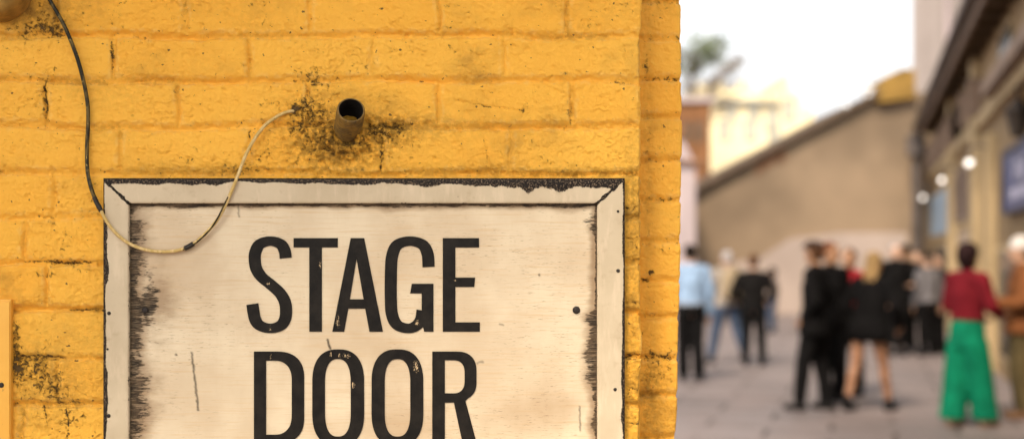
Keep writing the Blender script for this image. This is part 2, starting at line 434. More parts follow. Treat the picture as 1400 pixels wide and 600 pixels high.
def deco_front(U, V, h, grime_shade, moss, wash, jm):
    # growth and old filler round the drain stub
    for (cx, cy, rx, ry, a) in [(404, 150, 7, 6, 1.0), (425, 160, 34, 40, 0.42), (440, 200, 40, 26, 0.30), (530, 178, 30, 17, 0.50), (500, 190, 50, 30, 0.22), (405, 165, 16, 22, 0.30),
                                (462, 216, 50, 9, 0.26), (425, 110, 26, 14, 0.26), (478, 190, 22, 12, 0.40),
                                (45, 18, 36, 22, 0.36), (20, 38, 40, 8, 0.35), (75, 42, 18, 8, 0.40),
                                (45, 512, 34, 34, 0.44), (30, 500, 26, 12, 0.30), (68, 520, 22, 34, 0.30), (22, 470, 9, 70, 0.50), (21, 440, 7, 40, 0.25),  # last two: cabinet edge's cast shadow painted in with dirt
                                (716, 146, 7, 5, 0.4), (775, 103, 6, 4, 0.75), (735, 100, 30, 4, 0.22), (776, 150, 3, 18, 0.45), (783, 112, 3, 10, 0.4),
                                (865, 285, 14, 30, 0.26), (862, 340, 12, 30, 0.25), (862, 470, 14, 60, 0.22), (866, 560, 12, 40, 0.2),
                                (718, 102, 3, 3, 0.3), (237, 127, 4, 6, 0.7), (60, 150, 3, 25, 0.35), (152, 80, 3, 22, 0.35), (65, 290, 10, 14, 0.2), (690, 180, 30, 4, 0.25), (850, 114, 22, 4, 0.4), (500, 232, 340, 4, 0.24), (610, 225, 60, 6, 0.2),
                                (100, 575, 26, 40, 0.28), (60, 375, 30, 5, 0.40), (105, 424, 40, 3, 0.45), (70, 357, 50, 3, 0.3), (127, 265, 10, 30, 0.30)]:
        grime_shade = grime_shade + a * gauss(U, V, cx, cy, rx, ry)
    g = gauss(U, V, 440, 172, 56, 50) + gauss(U, V, 530, 178, 36, 22) + gauss(U, V, 470, 205, 60, 26)
    moss = moss + 0.95 * g + 0.5 * gauss(U, V, 600, 172, 90, 16) + 0.7 * gauss(U, V, 866, 320, 16, 140) + 0.45 * gauss(U, V, 866, 520, 16, 90) + 0.4 * gauss(U, V, 700, 238, 200, 10)
    moss = moss + 0.7 * gauss(U, V, 40, 20, 60, 30) + 0.5 * gauss(U, V, 60, 520, 60, 50)
    wash = wash + 0.9 * gauss(U, V, 466, 205, 22, 16) + 1.1 * gauss(U, V, 45, 14, 46, 30) + 0.35 * gauss(U, V, 60, 500, 70, 90) + 0.35 * gauss(U, V, 865, 420, 14, 200)
    lump = np.clip(g, 0, 1.2)
    h = h + lump * ((fbm(U / 7, V / 6, 901, 4, 0.62) - 0.45) * 0.013 + 0.001)
    rr = np.hypot((U - 473) / 1.0, (V - 186) / 0.9)
    h = h + 0.010 * np.exp(-((rr - 22) / 9.0) ** 2) * (0.5 + fbm(U / 8, V / 8, 905, 3)) * sstep(150, 185, V)
    grime_shade = grime_shade + lump * 0.25 * (0.62 - fbm(U / 7, V / 6, 901, 4, 0.62)) * 2
    for pts, w, dep in [([(622, 137), (640, 141), (655, 143), (665, 146), (680, 147), (700, 150), (716, 152)], 1.3, 0.0022),
                        ([(660, 190), (664, 205), (668, 225)], 1.2, 0.0016), ([(780, 125), (781, 150), (779, 166)], 1.6, 0.0025),
                        ([(60, 118), (63, 140), (62, 167)], 1.5, 0.0022), ([(152, 58), (154, 80), (153, 104)], 1.6, 0.0018),
                        ([(340, 178), (340, 195), (343, 210)], 1.4, 0.0018), ([(522, 195), (521, 215), (521, 234)], 1.4, 0.0018),
                        ([(95, 424), (120, 423), (139, 424)], 1.6, 0.0025), ([(60, 100), (70, 95), (78, 93), (62, 112), (60, 130)], 0.8, 0.0006),
                        ([(65, 585), (64, 565), (58, 555)], 1.0, 0.0012), ([(92, 600), (95, 575), (90, 560)], 1.0, 0.0012), ([(30, 487), (60, 486), (90, 489)], 1.6, 0.002),
                        ([(855, 325), (865, 327), (876, 322)], 1.3, 0.002), ([(856, 283), (864, 287), (876, 280)], 1.2, 0.0018), ([(868, 330), (872, 340), (876, 355)], 1.2, 0.0016), ([(855, 490), (868, 484), (876, 486)], 1.2, 0.0016), ([(855, 535), (866, 531), (876, 533)], 1.2, 0.0016), ([(855, 577), (866, 579), (876, 578)], 1.2, 0.0016), ([(855, 415), (866, 413), (876, 415)], 1.2, 0.0018),
                        ([(30, 358), (60, 357), (90, 359), (137, 358)], 1.5, 0.002), ([(52, 296), (75, 297), (78, 272)], 1.3, 0.0016)]:
        jig = (fbm(U / 5, V / 5, 777, 3) - 0.5) * 5
        d = polydist(U + jig, V + jig, pts)
        h = h - dep * (1 - sstep(0.2, w + 0.8, d))
        grime_shade = grime_shade + 0.60 * (1 - sstep(w * 0.2, w + 0.6, d))
    return h, grime_shade, moss, wash

def deco_pier(U, V, h, grime_shade, moss, wash, jm):
    for (cx, cy, rx, ry, a) in [(910, 52, 20, 4, 0.45), (892, 66, 6, 8, 0.3), (900, 107, 24, 4, 0.45), (882, 92, 6, 10, 0.5), (915, 110, 10, 6, 0.3), (893, 158, 10, 4, 0.3), (905, 272, 20, 4, 0.40), (886, 200, 5, 40, 0.25),
                                (890, 372, 6, 4, 0.8), (884, 382, 6, 5, 0.6), (890, 430, 8, 4, 0.4), (905, 486, 20, 4, 0.35), (890, 480, 5, 6, 0.5), (905, 520, 24, 30, 0.15), (886, 560, 6, 40, 0.2), (927, 60, 4, 40, 0.3), (926, 120, 4, 30, 0.3), (900, 5, 20, 4, 0.3), (884, 318, 8, 8, 0.3)]:
        grime_shade = grime_shade + 1.45 * a * gauss(U, V, cx, cy, rx, ry)
    moss = moss + 0.5 * gauss(U, V, 888, 540, 12, 80) + 0.35 * gauss(U, V, 886, 220, 8, 150) + 0.3 * gauss(U, V, 900, 510, 24, 20)
    wash = wash + 0.25 * gauss(U, V, 886, 300, 9, 400) + 0.03  # full-height band paints the inner corner's shade onto the pier
    return h, grime_shade, moss, wash

bld = empty('yellow_building', (0, 0, 0), 0, 'building of yellow painted brick with peeling grimy corner that carries the sign', 'building')
vs_front = ramp_axis(-14, 614, 1.45, -2300, 1760, 26)
us_front = ramp_axis(-14, 884, 1.5, -2600, 884 + 250, 26)
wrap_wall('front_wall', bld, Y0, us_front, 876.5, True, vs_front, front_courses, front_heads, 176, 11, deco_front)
YP = 2.43
pier_courses = np.array([2 - 54.3 * (ROW0 - k) for k in range(ROW0)] + [2, 52, 107, 158, 216, 273, 327, 381, 433, 486] + [486 + 54.3 * k for k in range(1, 24)])
pier_heads = {k: [600, 760, 1010, 1170] for k in range(-40, 40)}
vs_pier = ramp_axis(-14, 614, 1.6, -2000, 1560, 30)
us_pier = ramp_axis(860, 942, 1.6, 800, 942 + 3600, 45)
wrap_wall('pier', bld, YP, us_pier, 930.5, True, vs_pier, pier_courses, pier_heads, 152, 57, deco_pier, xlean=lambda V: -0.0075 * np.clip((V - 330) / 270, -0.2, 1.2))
zt = EYE + (HY + 2250) * K
bm = bmesh.new()
bm_box(bm, (-2.9, Y0 + 0.012, zt - 0.02), ((880 - CX) * K + 0.01, YP + 5, zt + 0.12), 0.01)
from_bm('coping', bm, M['wall'], bld)
bm = bmesh.new()
bm_box(bm, (-2.85, Y0 + 0.3, 0), ((870 - CX) * K - 0.02, YP + 4.6, zt - 0.05))
from_bm('inner_wall', bm, M['wall'], bld)

# ------------------------------------------------------------------ the sign
sign = empty('door_sign', P(497, 470, Y0), 0, 'framed cream wooden sign reading STAGE DOOR in tall black letters', 'sign')
def sub(o, parent):             # keep world coordinates while parenting
    o.parent = parent
    o.matrix_parent_inverse = Matrix.Translation(parent.location).inverted()
    return o
YF, YN = Y0 - 0.020, Y0 - 0.0090
OL, OR_, OT, OB = 140.5, 854.5, 243.5, 700.0
IL, IR, IT, IB = 175.5, 816.5, 278.0, 664.0
def rail(A, B, C, D, outer_dark, scallop, seed, drips=None):
    """outer corners A,B; inner corners D (at A), C (at B); photo pixels at the frame face"""
    L = math.dist(A, B); ns = int(L / 1.6)
    tcol = np.array([0, 0, 0, .015, .04, .08, .12, .16, .2, .25, .3, .35, .4, .45, .5, .55, .6, .65, .7, .75, .8, .85, .9, .94, .97, 1.0, 1.0, 1.0])
    hcol = np.array([0.0, .009, .0165, .0185, .0193, .0197, .02, .0201, .0201, .0201, .0201, .0201, .02, .02, .02, .02, .02, .02, .02, .02, .02, .0199, .0198, .0196, .019, .018, .013, .0096])
    s = np.linspace(0, 1, ns)
    S, Tt = np.meshgrid(s, tcol); H = np.repeat(hcol[:, None], ns, 1)
    ox = A[0] + (B[0] - A[0]) * S; oy = A[1] + (B[1] - A[1]) * S
    ix = D[0] + (C[0] - D[0]) * S; iy = D[1] + (C[1] - D[1]) * S
    px = ox + (ix - ox) * Tt; py = oy + (iy - oy) * Tt
    l = (fbm(px / 50, py / 50, seed, 3) - 0.5) * 0.0012
    Yv = Y0 - H - l * (H > 0.012)
    w = 35.0 * Tt          # pixels from outer edge
    along = S * L
    od = outer_dark * (1 + 0.5 * (fbm(along / 30, along * 0 + seed, seed + 3, 3) - 0.5) * 2)
    od = od * (0.10 + 1.8 * fbm(along / 90, along * 0 + seed * 3.1, seed + 6, 2)) + 0.6
    if drips:
        for (c, r, dpt) in drips: od = od + dpt * np.exp(-((px - c) / r) ** 2)
    wear_shade = 1.0 - sstep(od * 0.55, od * 1.45, w)
    wear_shade = wear_shade * 0.86
    wear_shade = np.maximum(wear_shade, (1 - sstep(0.3, 2.2, 35.0 - w)) * 0.42)
    # mitre: distance to the diagonal cut at both ends
    for (E0, E1) in ((A, D), (B, C)):
        ex, ey = E1[0] - E0[0], E1[1] - E0[1]; n = math.hypot(ex, ey)
        dm = np.abs((px - E0[0]) * ey - (py - E0[1]) * ex) / n
        wear_shade = np.maximum(wear_shade, (1 - sstep(scallop * 0.3, scallop * 1.3, dm / (0.45 + 1.3 * fbm(w / 6, w * 0 + seed, seed + 8, 2)))) * 0.85)
    X = (px - CX) / FX * YF; Z = EYE + (HY - py) / FX * YF
    Yv = Yv + 0.0
    o = grid_mesh('frame_rail', X, Yv, Z, M['frame'], None, {'wear_shade': wear_shade}, True)
    return sub(o, sign)
rail((OL, OT), (OR_, OT), (IR, IT), (IL, IT), 7.0, 2.6, 61, [(722, 7, 9), (676, 6, 4), (770, 12, 4), (840, 16, 6), (300, 12, 3), (155, 14, 5)])
rail((OR_, OT), (OR_, OB), (IR, IB), (IR, IT), 2.6, 3.4, 62)
rail((OR_, OB), (OL, OB), (IL, IB), (IR, IB), 4.0, 2.6, 63)
rail((OL, OB), (OL, OT), (IL, IT), (IL, IB), 4.2, 2.6, 64)
# panel
us = np.arange(171, 822, 1.45); vs = np.arange(273.5, 670, 1.45)
U, V = np.meshgrid(us, vs)
dl, dt, dr, db = U - IL, V - IT, IR - U, IB - V
nz = fbm(V / 26, V * 0 + 2.2, 71, 4); nz2 = fbm(V / 40, V * 0 + 7.2, 75, 4); nzt = fbm(U / 60, U * 0 + 4.2, 79, 3)
wl = 1.0 - sstep(4, 34 + 44 * np.clip(nz - 0.36, 0, 1), dl)
wl = wl * (0.52 + 0.55 * fbm(V / 55, V * 0 + 9.1, 95, 3))
halo = np.clip(np.maximum.reduce([1.0 - sstep(8, 42 + 60 * np.clip(nz - 0.36, 0, 1), dl), 1.0 - sstep(2, 16 + 40 * np.clip(nz2 - .32, 0, 1), dr), 1.0 - sstep(1, 12 + 20 * np.clip(nzt - .35, 0, 1), dt), 0.8 * gauss(U, V, 215, 415, 30, 60), .6 * gauss(U, V, 205, 540, 25, 60)]), 0, 1)
wl = np.maximum(wl, 0.85 * gauss(U, V, 204, 412, 16, 46) + 0.55 * gauss(U, V, 185, 330, 22, 40) + 0.35 * gauss(U, V, 200, 545, 14, 50))
wr = (1.0 - sstep(1, 5 + 60 * np.clip(nz2 - 0.42, 0, 1), dr)) * (0.70 + .5 * np.clip(nz2 - .3, 0, .5)) + 0.55 * gauss(U, V, 808, 300, 18, 26)
wt = (1.0 - sstep(0.5, 8 + 10 * np.clip(nzt - 0.35, 0, 1), dt)) * 0.92 + 0.3 * gauss(U, V, 240, 287, 60, 8)
wear_shade = np.clip(np.maximum.reduce([wl, wr, wt]), 0, 1.1)
wear_shade = np.maximum(wear_shade, (1 - sstep(0.6, 3.0, np.minimum(np.minimum(dl, dt), dr))) * 0.95)  # dark line: frame lip's shadow painted on, with dirt in the gap
wash = 0.55 * gauss(U, V, 735, 555, 75, 45) + 0.4 * gauss(U, V, 260, 430, 80, 120) + 0.4 * gauss(U, V, 760, 400, 60, 100) + 0.5 * gauss(U, V, 560, 580, 200, 40)
mark = np.zeros_like(U)
jig = (fbm(U / 4, V / 4, 88, 3) - 0.5) * 3
for pts, w, a in [([(262, 482), (266, 515), (270, 548), (271, 560)], 1.2, 0.75), ([(263, 484), (268, 540)], 0.8, 0.6), ([(448, 464), (451, 476)], 1.3, 0.85), ([(792, 555), (793, 588)], 0.7, 0.7),
                  ([(326, 278), (327, 296)], 0.8, 0.5), ([(737, 375), (737.2, 376)], 1.0, 0.8), ([(240, 484), (241, 485)], 1.2, 0.8), ([(683, 443), (688, 444)], 0.8, 0.5), ([(652, 496), (660, 494)], 0.9, 0.5)]:
    d = polydist(U + jig, V + jig * 0.5, pts)
    mark = np.maximum(mark, a * (1 - sstep(w * 0.4, w + 1.2, d)))
warp = (fbm(U / 160, V / 120, 91, 2) - 0.5) * 0.0011
sub(grid_mesh('panel', (U - CX) / FX * YN, YN + warp + 0 * U, EYE + (HY - V) / FX * YN, M['panel'], None, {'wear_shade': wear_shade, 'wash': wash, 'mark': mark, 'halo': halo}), sign)
box_o = box('backing_board', P(OL + 3, OB - 3, Y0 - 0.0005) + Vector((0, -0.004, 0)), P(OR_ - 3, OT + 3, Y0 - 0.0005) + Vector((0, -0.001, 0)), M['screw']); sub(box_o, sign)

# screws and nails
def domed(name, c, r, depth, parent, seg=14, slot=True):
    bm = bmesh.new()
    rings = []
    for (rr, dd) in ((1.0, 0), (1.0, .35), (.85, .75), (.5, 1.0)):
        rings.append([bm.verts.new((c.x + r * rr * math.cos(2 * math.pi * k / seg) * (1 + .06 * random.uniform(-1, 1)), c.y - depth * dd, c.z + r * rr * math.sin(2 * math.pi * k / seg))) for k in range(seg)])
    for a, b in zip(rings[:-1], rings[1:]):
        for k in range(seg): bm.faces.new((a[k], a[(k + 1) % seg], b[(k + 1) % seg], b[k]))
    bm.faces.new(rings[-1])
    bmesh.ops.recalc_face_normals(bm, faces=bm.faces[:])
    o = from_bm(name, bm, M['screw'], None, True)
    return sub(o, parent)
domed('screw', P(788, 423.5, YN - .0008), 5.2 * K, .003, sign)
domed('screw', P(198.5, 424, YN - .0008), 4.6 * K, .003, sign)
for (x, y, r) in [(149, 428, 2.6), (148.5, 568, 2.8), (147, 477, 1.6), (845, 370, 2.6), (841, 532, 2.4), (845, 289, 1.8)]:
    domed('nail', P(x, y, YF - .0003), r * K, .0012, sign, 10)

# lettering: flat painted letters a fraction of a millimetre thick
def L2(px, py):
    p = P(px, py, YN); return (p.x, p.z)
def rrect(l, r, t, b, e=2.5, n=64, rx=None, ry=None):
    """condensed O outline: straight sides with superelliptic ends"""
    cx = (l + r) / 2; rx = (r - l) / 2; ry = ry or rx * 1.35
    pts = []
    for k in range(n):
        a = 2 * math.pi * k / n
        c, s = math.cos(a), math.sin(a)
        x = cx + rx * math.copysign(abs(c) ** (2 / e), c)
        y = (t + ry if s < 0 else b - ry) + ry * math.copysign(abs(s) ** (2 / e), s)
        pts.append((x, y))
    return pts
def corner(cx, cy, rx, ry, a0, a1, e=2.4, n=14):
    out = []
    for k in range(n + 1):
        a = math.radians(a0 + (a1 - a0) * k / n); c, s = math.cos(a), math.sin(a)
        out.append((cx + rx * math.copysign(abs(c) ** (2 / e), c), cy + ry * math.copysign(abs(s) ** (2 / e), s)))
    return out
def stroke(pts, wv=16.6, wh=13.0, n=10):
    c = catmull([(x, y, 0) for x, y in pts], n)
    L, Rr = [], []
    for i, p in enumerate(c):
        t = (c[min(i + 1, len(c) - 1)] - c[max(i - 1, 0)]).normalized()
        w = (wh + (wv - wh) * abs(t.y) ** 1.3) / 2
        nrm = Vector((-t.y, t.x, 0))
        L.append((p.x + nrm.x * w, p.y + nrm.y * w)); Rr.append((p.x - nrm.x * w, p.y - nrm.y * w))
    return L + Rr[::-1]
def lettering(contours, lift):
    cu = bpy.data.curves.new('lettering', 'CURVE'); cu.dimensions = '2D'; cu.fill_mode = 'BOTH'; cu.extrude = 0.00025
    for pts in contours:
        sp = cu.splines.new('POLY'); sp.points.add(len(pts) - 1); sp.use_cyclic_u = True
        for q, (x, y) in zip(sp.points, pts):
            a, b = L2(x, y); q.co = (a, b, 0, 1)
    o = bpy.data.objects.new('lettering_curve', cu); col.objects.link(o)
    bpy.context.view_layer.update()
    me = bpy.data.meshes.new_from_object(o.evaluated_get(bpy.context.evaluated_depsgraph_get()))
    bpy.data.objects.remove(o)
    # curve x, y, z -> world x, -lift, z
    for v in me.vertices:
        v.co = Vector((v.co.x, YN - 0.0011 - lift + v.co.z * 1.0, v.co.y))
    me.flip_normals() if hasattr(me, 'flip_normals') else None
    me.name = 'lettering'; me.materials.clear(); me.materials.append(M['letter'])
    return me
Sx = [(390.7, 352.8), (389.4, 343), (383.5, 333.6), (369.8, 329.5), (355.5, 333.8), (349.2, 345), (348.6, 357), (351, 368), (358, 378.5), (370, 388.5), (382.2, 399.5), (389.3, 411.5), (391.2, 424), (389.6, 436.5), (383, 445), (369.5, 448.5), (355.5, 444.5), (348.6, 435), (345.2, 415.3)]
Gx = [(586, 364.8), (584.6, 347), (577.5, 334.3), (560.5, 329.5), (543.5, 334.6), (536.4, 349), (534.6, 370), (534.4, 409), (536.2, 430.5), (543.4, 443.8), (557.5, 448.5), (568.5, 445.2), (575.5, 436.5), (577.8, 424)]
stage = [
    lettering([stroke(Sx)], 0),
    lettering([[(401.5, 325.4), (462, 325.4), (462, 338.2), (440.2, 338.2), (440.2, 453), (423, 453), (423, 338.2), (401.5, 338.2)]], 0),
    lettering([[(479.6, 325.4), (498, 325.4), (523.6, 453), (505.2, 453), (499.4, 421.6), (476.3, 421.6), (470.6, 453), (454.4, 453)], [(487.6, 354), (478.4, 408.8), (497.2, 408.8)]], 0),
    lettering([stroke(Gx)], 0), lettering([[(563, 387.6), (592.6, 387.6), (592.6, 453), (580, 453), (576.6, 440), (576.6, 400.8), (560.8, 400.8)]], 0.00016),
    lettering([[(605.4, 325.4), (655, 325.4), (655, 338.2), (622.6, 338.2), (622.6, 379.2), (649.6, 379.2), (648.4, 392), (622.6, 392), (622.6, 440.2), (656, 440.2), (656, 453), (605.4, 453)]], 0)]
Dout = [(347.3, 480), (372, 480)] + corner(378, 516, 38, 36, -90, 0) + corner(378, 570, 38, 36, 0, 90) + [(347.3, 606)]
Din = [(364, 492.6), (372, 492.6)] + corner(375, 520, 24, 27.4, -90, 0) + corner(375, 566, 24, 27.4, 0, 90) + [(364, 593.4)]
Rout = [(591, 480), (622, 480)] + corner(624, 507, 27.5, 27, -90, 0) + corner(620, 522, 31.5, 26, 0, 55) + [(636.4, 547.5), (652, 606), (632.6, 606), (620.6, 549.8), (608.2, 549.8), (608.2, 606), (591, 606)]
Rin = [(608.2, 492), (620, 492)] + corner(620, 509, 15.2, 17, -90, 0) + corner(620, 520, 15.2, 17, 0, 90) + [(608.2, 537)]
door = [lettering([Dout, Din], 0),
        lettering([rrect(427, 498, 477, 609, 2.5, ry=47), rrect(444.4, 479.6, 490.4, 596, 2.5, ry=34)], 0),
        lettering([rrect(508, 578.8, 477, 609, 2.5, ry=47), rrect(526, 561, 490.4, 596, 2.5, ry=34)], 0),
        lettering([Rout, Rin], 0)]
def join_meshes(name, mes, mat):
    bm = bmesh.new()
    for me in mes: bm.from_mesh(me)
    return from_bm(name, bm, mat)
sub(join_meshes('lettering', stage, M['letter']), sign)
sub(join_meshes('lettering', door, M['letter']), sign)

# ------------------------------------------------------------------ drain stub, cable, bell, trunking
def pipe_mat():
    t = NT('painted_old_pipe', 0.55)
    b = t.mix(t.rng(t.noise(60, 5, 0.65), 0.35, 0.7), (0.24, 0.135, 0.022), (0.085, 0.052, 0.017))
    b = t.mix(t.rng(t.noise(160, 5), 0.55, 0.72), b, (0.035, 0.024, 0.012))
    t.color(b); t.bump(t.noise(240, 4), 0.001, 0.7)
    return t.mat
M['pipe'] = pipe_mat()
M['bore'] = simple('black_bore', (0.010, 0.007, 0.005), 0.9, 0.4, 200)  # near-black lining of the pipe
base_c = P(474.5, 182, Y0 + 0.012); mouth_c = P(480.0, 150.5, Y0 - 0.060)
stub = empty('drain_pipe', base_c, 0, 'short open metal pipe stub poking out of the yellow wall above the sign', 'pipe')
ax = (mouth_c - base_c).normalized(); e1 = ax.cross(Vector((0, 0, 1))).normalized(); e2 = e1.cross(ax).normalized()
def sweep_profile(prof, seg=36):
    bm = bmesh.new(); rings = []
    for (a, r) in prof:
        rings.append([bm.verts.new(base_c + ax * a + (e1 * math.cos(2 * math.pi * k / seg) + e2 * math.sin(2 * math.pi * k / seg)) * r) for k in range(seg)])
    for i in range(len(rings) - 1):
        for k in range(seg): bm.faces.new((rings[i][k], rings[i][(k + 1) % seg], rings[i + 1][(k + 1) % seg], rings[i + 1][k]))
    bmesh.ops.recalc_face_normals(bm, faces=bm.faces[:])
    return bm
Lp = (mouth_c - base_c).length; ro = 18.6 * K
prof = []
for i in range(60):
    a = Lp * i / 59
    th = 0.00055 * math.sin(a / 0.0058 * 2 * math.pi) + 0.0002 * math.sin(a / 0.0021 * 2 * math.pi)
    prof.append((a, ro + th - (0.0006 if i > 57 else 0)))
sub(from_bm('pipe_wall', sweep_profile(prof + [(Lp + .0004, ro - .0014), (Lp, ro - .0026)]), M['pipe'], None, True), stub)
sub(from_bm('bore', sweep_profile([(Lp - .0002, ro - .0027), (Lp - .01, ro - .003), (0.004, ro - .0034), (0.0, 0.0005)]), M['bore'], None, True), stub)

def cable_mat(dark):
    t = NT('dark_cable_sheath' if dark else 'cream_cable_sheath', 0.42)
    n = t.rng(t.noise(1.0, 4, 0.6, vec=t.mapped((120, 120, 42))), 0.46, 0.62)
    if dark: b = t.mix(n, (0.016, 0.013, 0.006), (0.12, 0.080, 0.020))
    else: b = t.mix(n, (0.55, 0.37, 0.12), (0.70, 0.50, 0.22))
    fl = t.rng(t.noise(190, 4, 0.6), 0.63, 0.70)
    b = t.mix(t.m('MULTIPLY', fl, 0.8), b, (0.40, 0.28, 0.08) if dark else (0.10, 0.065, 0.03))
    t.color(b); t.bump(t.noise(300, 3), 0.0006, 0.6); t.b.inputs['Specular IOR Level'].default_value = 0.2
    return t.mat
M['cab_d'] = cable_mat(True); M['cab_c'] = cable_mat(False)
M['tape'] = simple('black_tape', (0.022, 0.017, 0.012), 0.45, 0.4, 150)
cab = empty('cable', P(118, 180, Y0 - .01), 0, 'thin sagging electric cable, dark above and cream below, looped across the sign corner', 'cable')
up = [(60, -14, .010), (69, 2, .012), (88, 36, .014), (103, 72, .013), (113, 106, .011), (119.5, 140, .009), (120.5, 170, .009), (119, 200, .009), (119.5, 232, .010), (124, 255, .014), (131, 274, .021), (137, 286, .0265)]
lo = [(137, 286, .0265), (148, 306, .0255), (163, 323, .0245), (180, 334.5, .0215), (200, 341.5, .018), (222, 344, .0165), (244, 342, .0165), (264, 333.5, .0165), (284, 316, .018), (300, 296, .0205), (311, 274, .0245), (320, 253, .0262), (327, 235, .024), (336, 212, .018), (348, 190, .013), (362, 172, .010), (378, 160, .008), (392, 153.5, .005), (402, 152, -.002), (408, 152.5, -.012)]
def cpts(lst, n=7): return catmull([P(x, y, Y0 - d) for x, y, d in lst], n)
bm = bmesh.new(); bm_tube(bm, cpts(up), 2.7 * K, 12); sub(from_bm('upper_sheath', bm, M['cab_d'], None, True), cab)
bm = bmesh.new(); bm_tube(bm, cpts(lo), 2.3 * K, 12); sub(from_bm('lower_sheath', bm, M['cab_c'], None, True), cab)
st = [(250, 341.5, .0185), (262, 336, .0185), (275, 326, .0195), (288, 312.5, .021), (297, 299, .0235), (305, 283, .0262), (312, 269, .0272)]
bm = bmesh.new(); bm_tube(bm, cpts(st), 1.1 * K, 8); sub(from_bm('loose_strand', bm, M['cab_d'], None, True), cab)
bm = bmesh.new(); bm_tube(bm, catmull([P(252.5, 339.6, Y0 - .0168), P(258, 337, Y0 - .0168), P(264.5, 333, Y0 - .0168)], 4), 3.4 * K, 12); sub(from_bm('tape_wrap', bm, M['tape'], None, True), cab)
bm = bmesh.new(); bm_tube(bm, catmull([P(129, 270, Y0 - .0195), P(133, 278.5, Y0 - .0235), P(138.5, 288.5, Y0 - .0266)], 5), [3.3 * K + random.uniform(-.0004, .0004) for _ in range(11)], 12); sub(from_bm('frayed_joint', bm, M['tape'], None, True), cab)

M['bell'] = simple('grimy_ochre_enamel', (0.34, 0.185, 0.040), 0.45, 0.45, 22, bump=0.0008)
bc = P(2, -22, Y0)
bell = empty('round_junction_box', bc, 0, 'grimy ochre round box on the wall, cut by the top corner of the picture', 'junction box')
bm = bmesh.new(); prof = [(0.0, 1.0), (.012, 1.0), (.03, .985), (.042, .94), (.05, .86), (.055, .70), (.058, .4), (.059, .02)]
seg = 40; rings = []
for (d, r) in prof: rings.append([bm.verts.new((math.cos(2 * math.pi * k / seg) * r * 46 * K, -d, math.sin(2 * math.pi * k / seg) * r * 53 * K)) for k in range(seg)])
for a, b in zip(rings[:-1], rings[1:]):
    for k in range(seg): bm.faces.new((a[k], a[(k + 1) % seg], b[(k + 1) % seg], b[k]))
bm.faces.new(rings[-1]); bmesh.ops.recalc_face_normals(bm, faces=bm.faces[:])
from_bm('box_body', bm, M['bell'], bell, True)
bm = bmesh.new(); bm_tube(bm, [(0, -.03, .05), (0, -.03, .5)], .012, 14); from_bm('conduit', bm, M['bell'], bell, True)

def plain_yellow():
    t = NT('yellow_gloss_paint', 0.4)
    b = t.mix(t.rng(t.noise(12, 5), 0.3, 0.7), (0.79, 0.38, 0.040), (0.85, 0.44, 0.055))
    b = t.mix(t.m('MULTIPLY', t.rng(t.noise(95, 5, 0.65), 0.68, 0.74), 0.8), b, (0.07, 0.04, 0.015))
    t.color(b); t.bump(t.noise(60, 4), 0.0005, 0.6); return t.mat
M['trunk_y'] = plain_yellow()
a, b = P(-130, 900, Y0 - .013), P(14, 409, Y0 - .013)
trunk = empty('meter_cabinet', ((a.x + b.x) / 2, Y0, a.z), 0, 'flat yellow painted metal cabinet edge fixed to the wall beside the sign', 'cabinet')
sub(box('cabinet_body', (a.x, Y0 - .010, a.z), (b.x, Y0 + .004, b.z), M['trunk_y'], None, .0015), trunk)
sub(box('cabinet_door', (a.x + .006, Y0 - .0130, a.z + .006), (b.x - .0012, Y0 - .0103, b.z - .004), M['trunk_y'], None, .001), trunk)
domed('screw', P(2, 526, Y0 - .0132), 3.6 * K, .002, trunk)

# ------------------------------------------------------------------ the street beyond
def paving():
    t = NT('worn_stone_paving', 0.55)
    br = t.n('ShaderNodeTexBrick'); t.t.links.new(t.mapped((1, 1, 1), (0.3, 0.2, 0), (0, 0, R(13.9))), br.inputs['Vector'])
    br.inputs['Scale'].default_value = 1.0; br.inputs['Brick Width'].default_value = 1.15; br.inputs['Row Height'].default_value = 0.72
    br.inputs['Mortar Size'].default_value = 0.026; br.inputs['Mortar Smooth'].default_value = 0.3; br.inputs['Bias'].default_value = 0.0
    br.inputs['Color1'].default_value = (0.150, 0.124, 0.118, 1); br.inputs['Color2'].default_value = (0.220, 0.182, 0.175, 1); br.inputs['Mortar'].default_value = (0.055, 0.043, 0.038, 1)
    n = t.noise(0.9, 6, 0.62); n2 = t.noise(7, 5, 0.65)
    b = t.mix(t.m('MULTIPLY', t.rng(n, 0.48, 0.66), 0.75), br.outputs['Color'], (0.19, 0.15, 0.14))
    b = t.mix(t.m('MULTIPLY', t.rng(t.noise(2.6, 6, .65), 0.54, 0.66), 0.75), b, (0.15, 0.12, 0.11))
    b = t.mix(t.m('MULTIPLY', t.rng(t.noise(0.45, 3), 0.5, 0.7), 0.35), b, (0.31, 0.256, 0.245))
    t.color(b); t.rough(t.rng(n, 0.3, 0.7, 0.5, 0.7)); t.b.inputs['Specular IOR Level'].default_value = 0.2
    t.bump(t.m('ADD', t.m('MULTIPLY', br.outputs['Fac'], -1.0), n2), 0.006, 0.6)
    return t.mat
M['paving'] = paving()
M['ground'] = simple('packed_ground', (0.22, 0.19, 0.17), 0.9, 0.3, 0.7)
bm = bmesh.new(); bmesh.ops.create_grid(bm, x_segments=2, y_segments=2, size=400)
tag(from_bm('ground', bm, M['ground']), kind='structure')
bm = bmesh.new()
vs_ = [bm.verts.new(p) for p in ((-14, -12, .004), (16, -12, .004), (16, 60, .004), (-14, 60, .004))]; bm.faces.new(vs_)
tag(from_bm('pavement', bm, M['paving']), kind='structure')

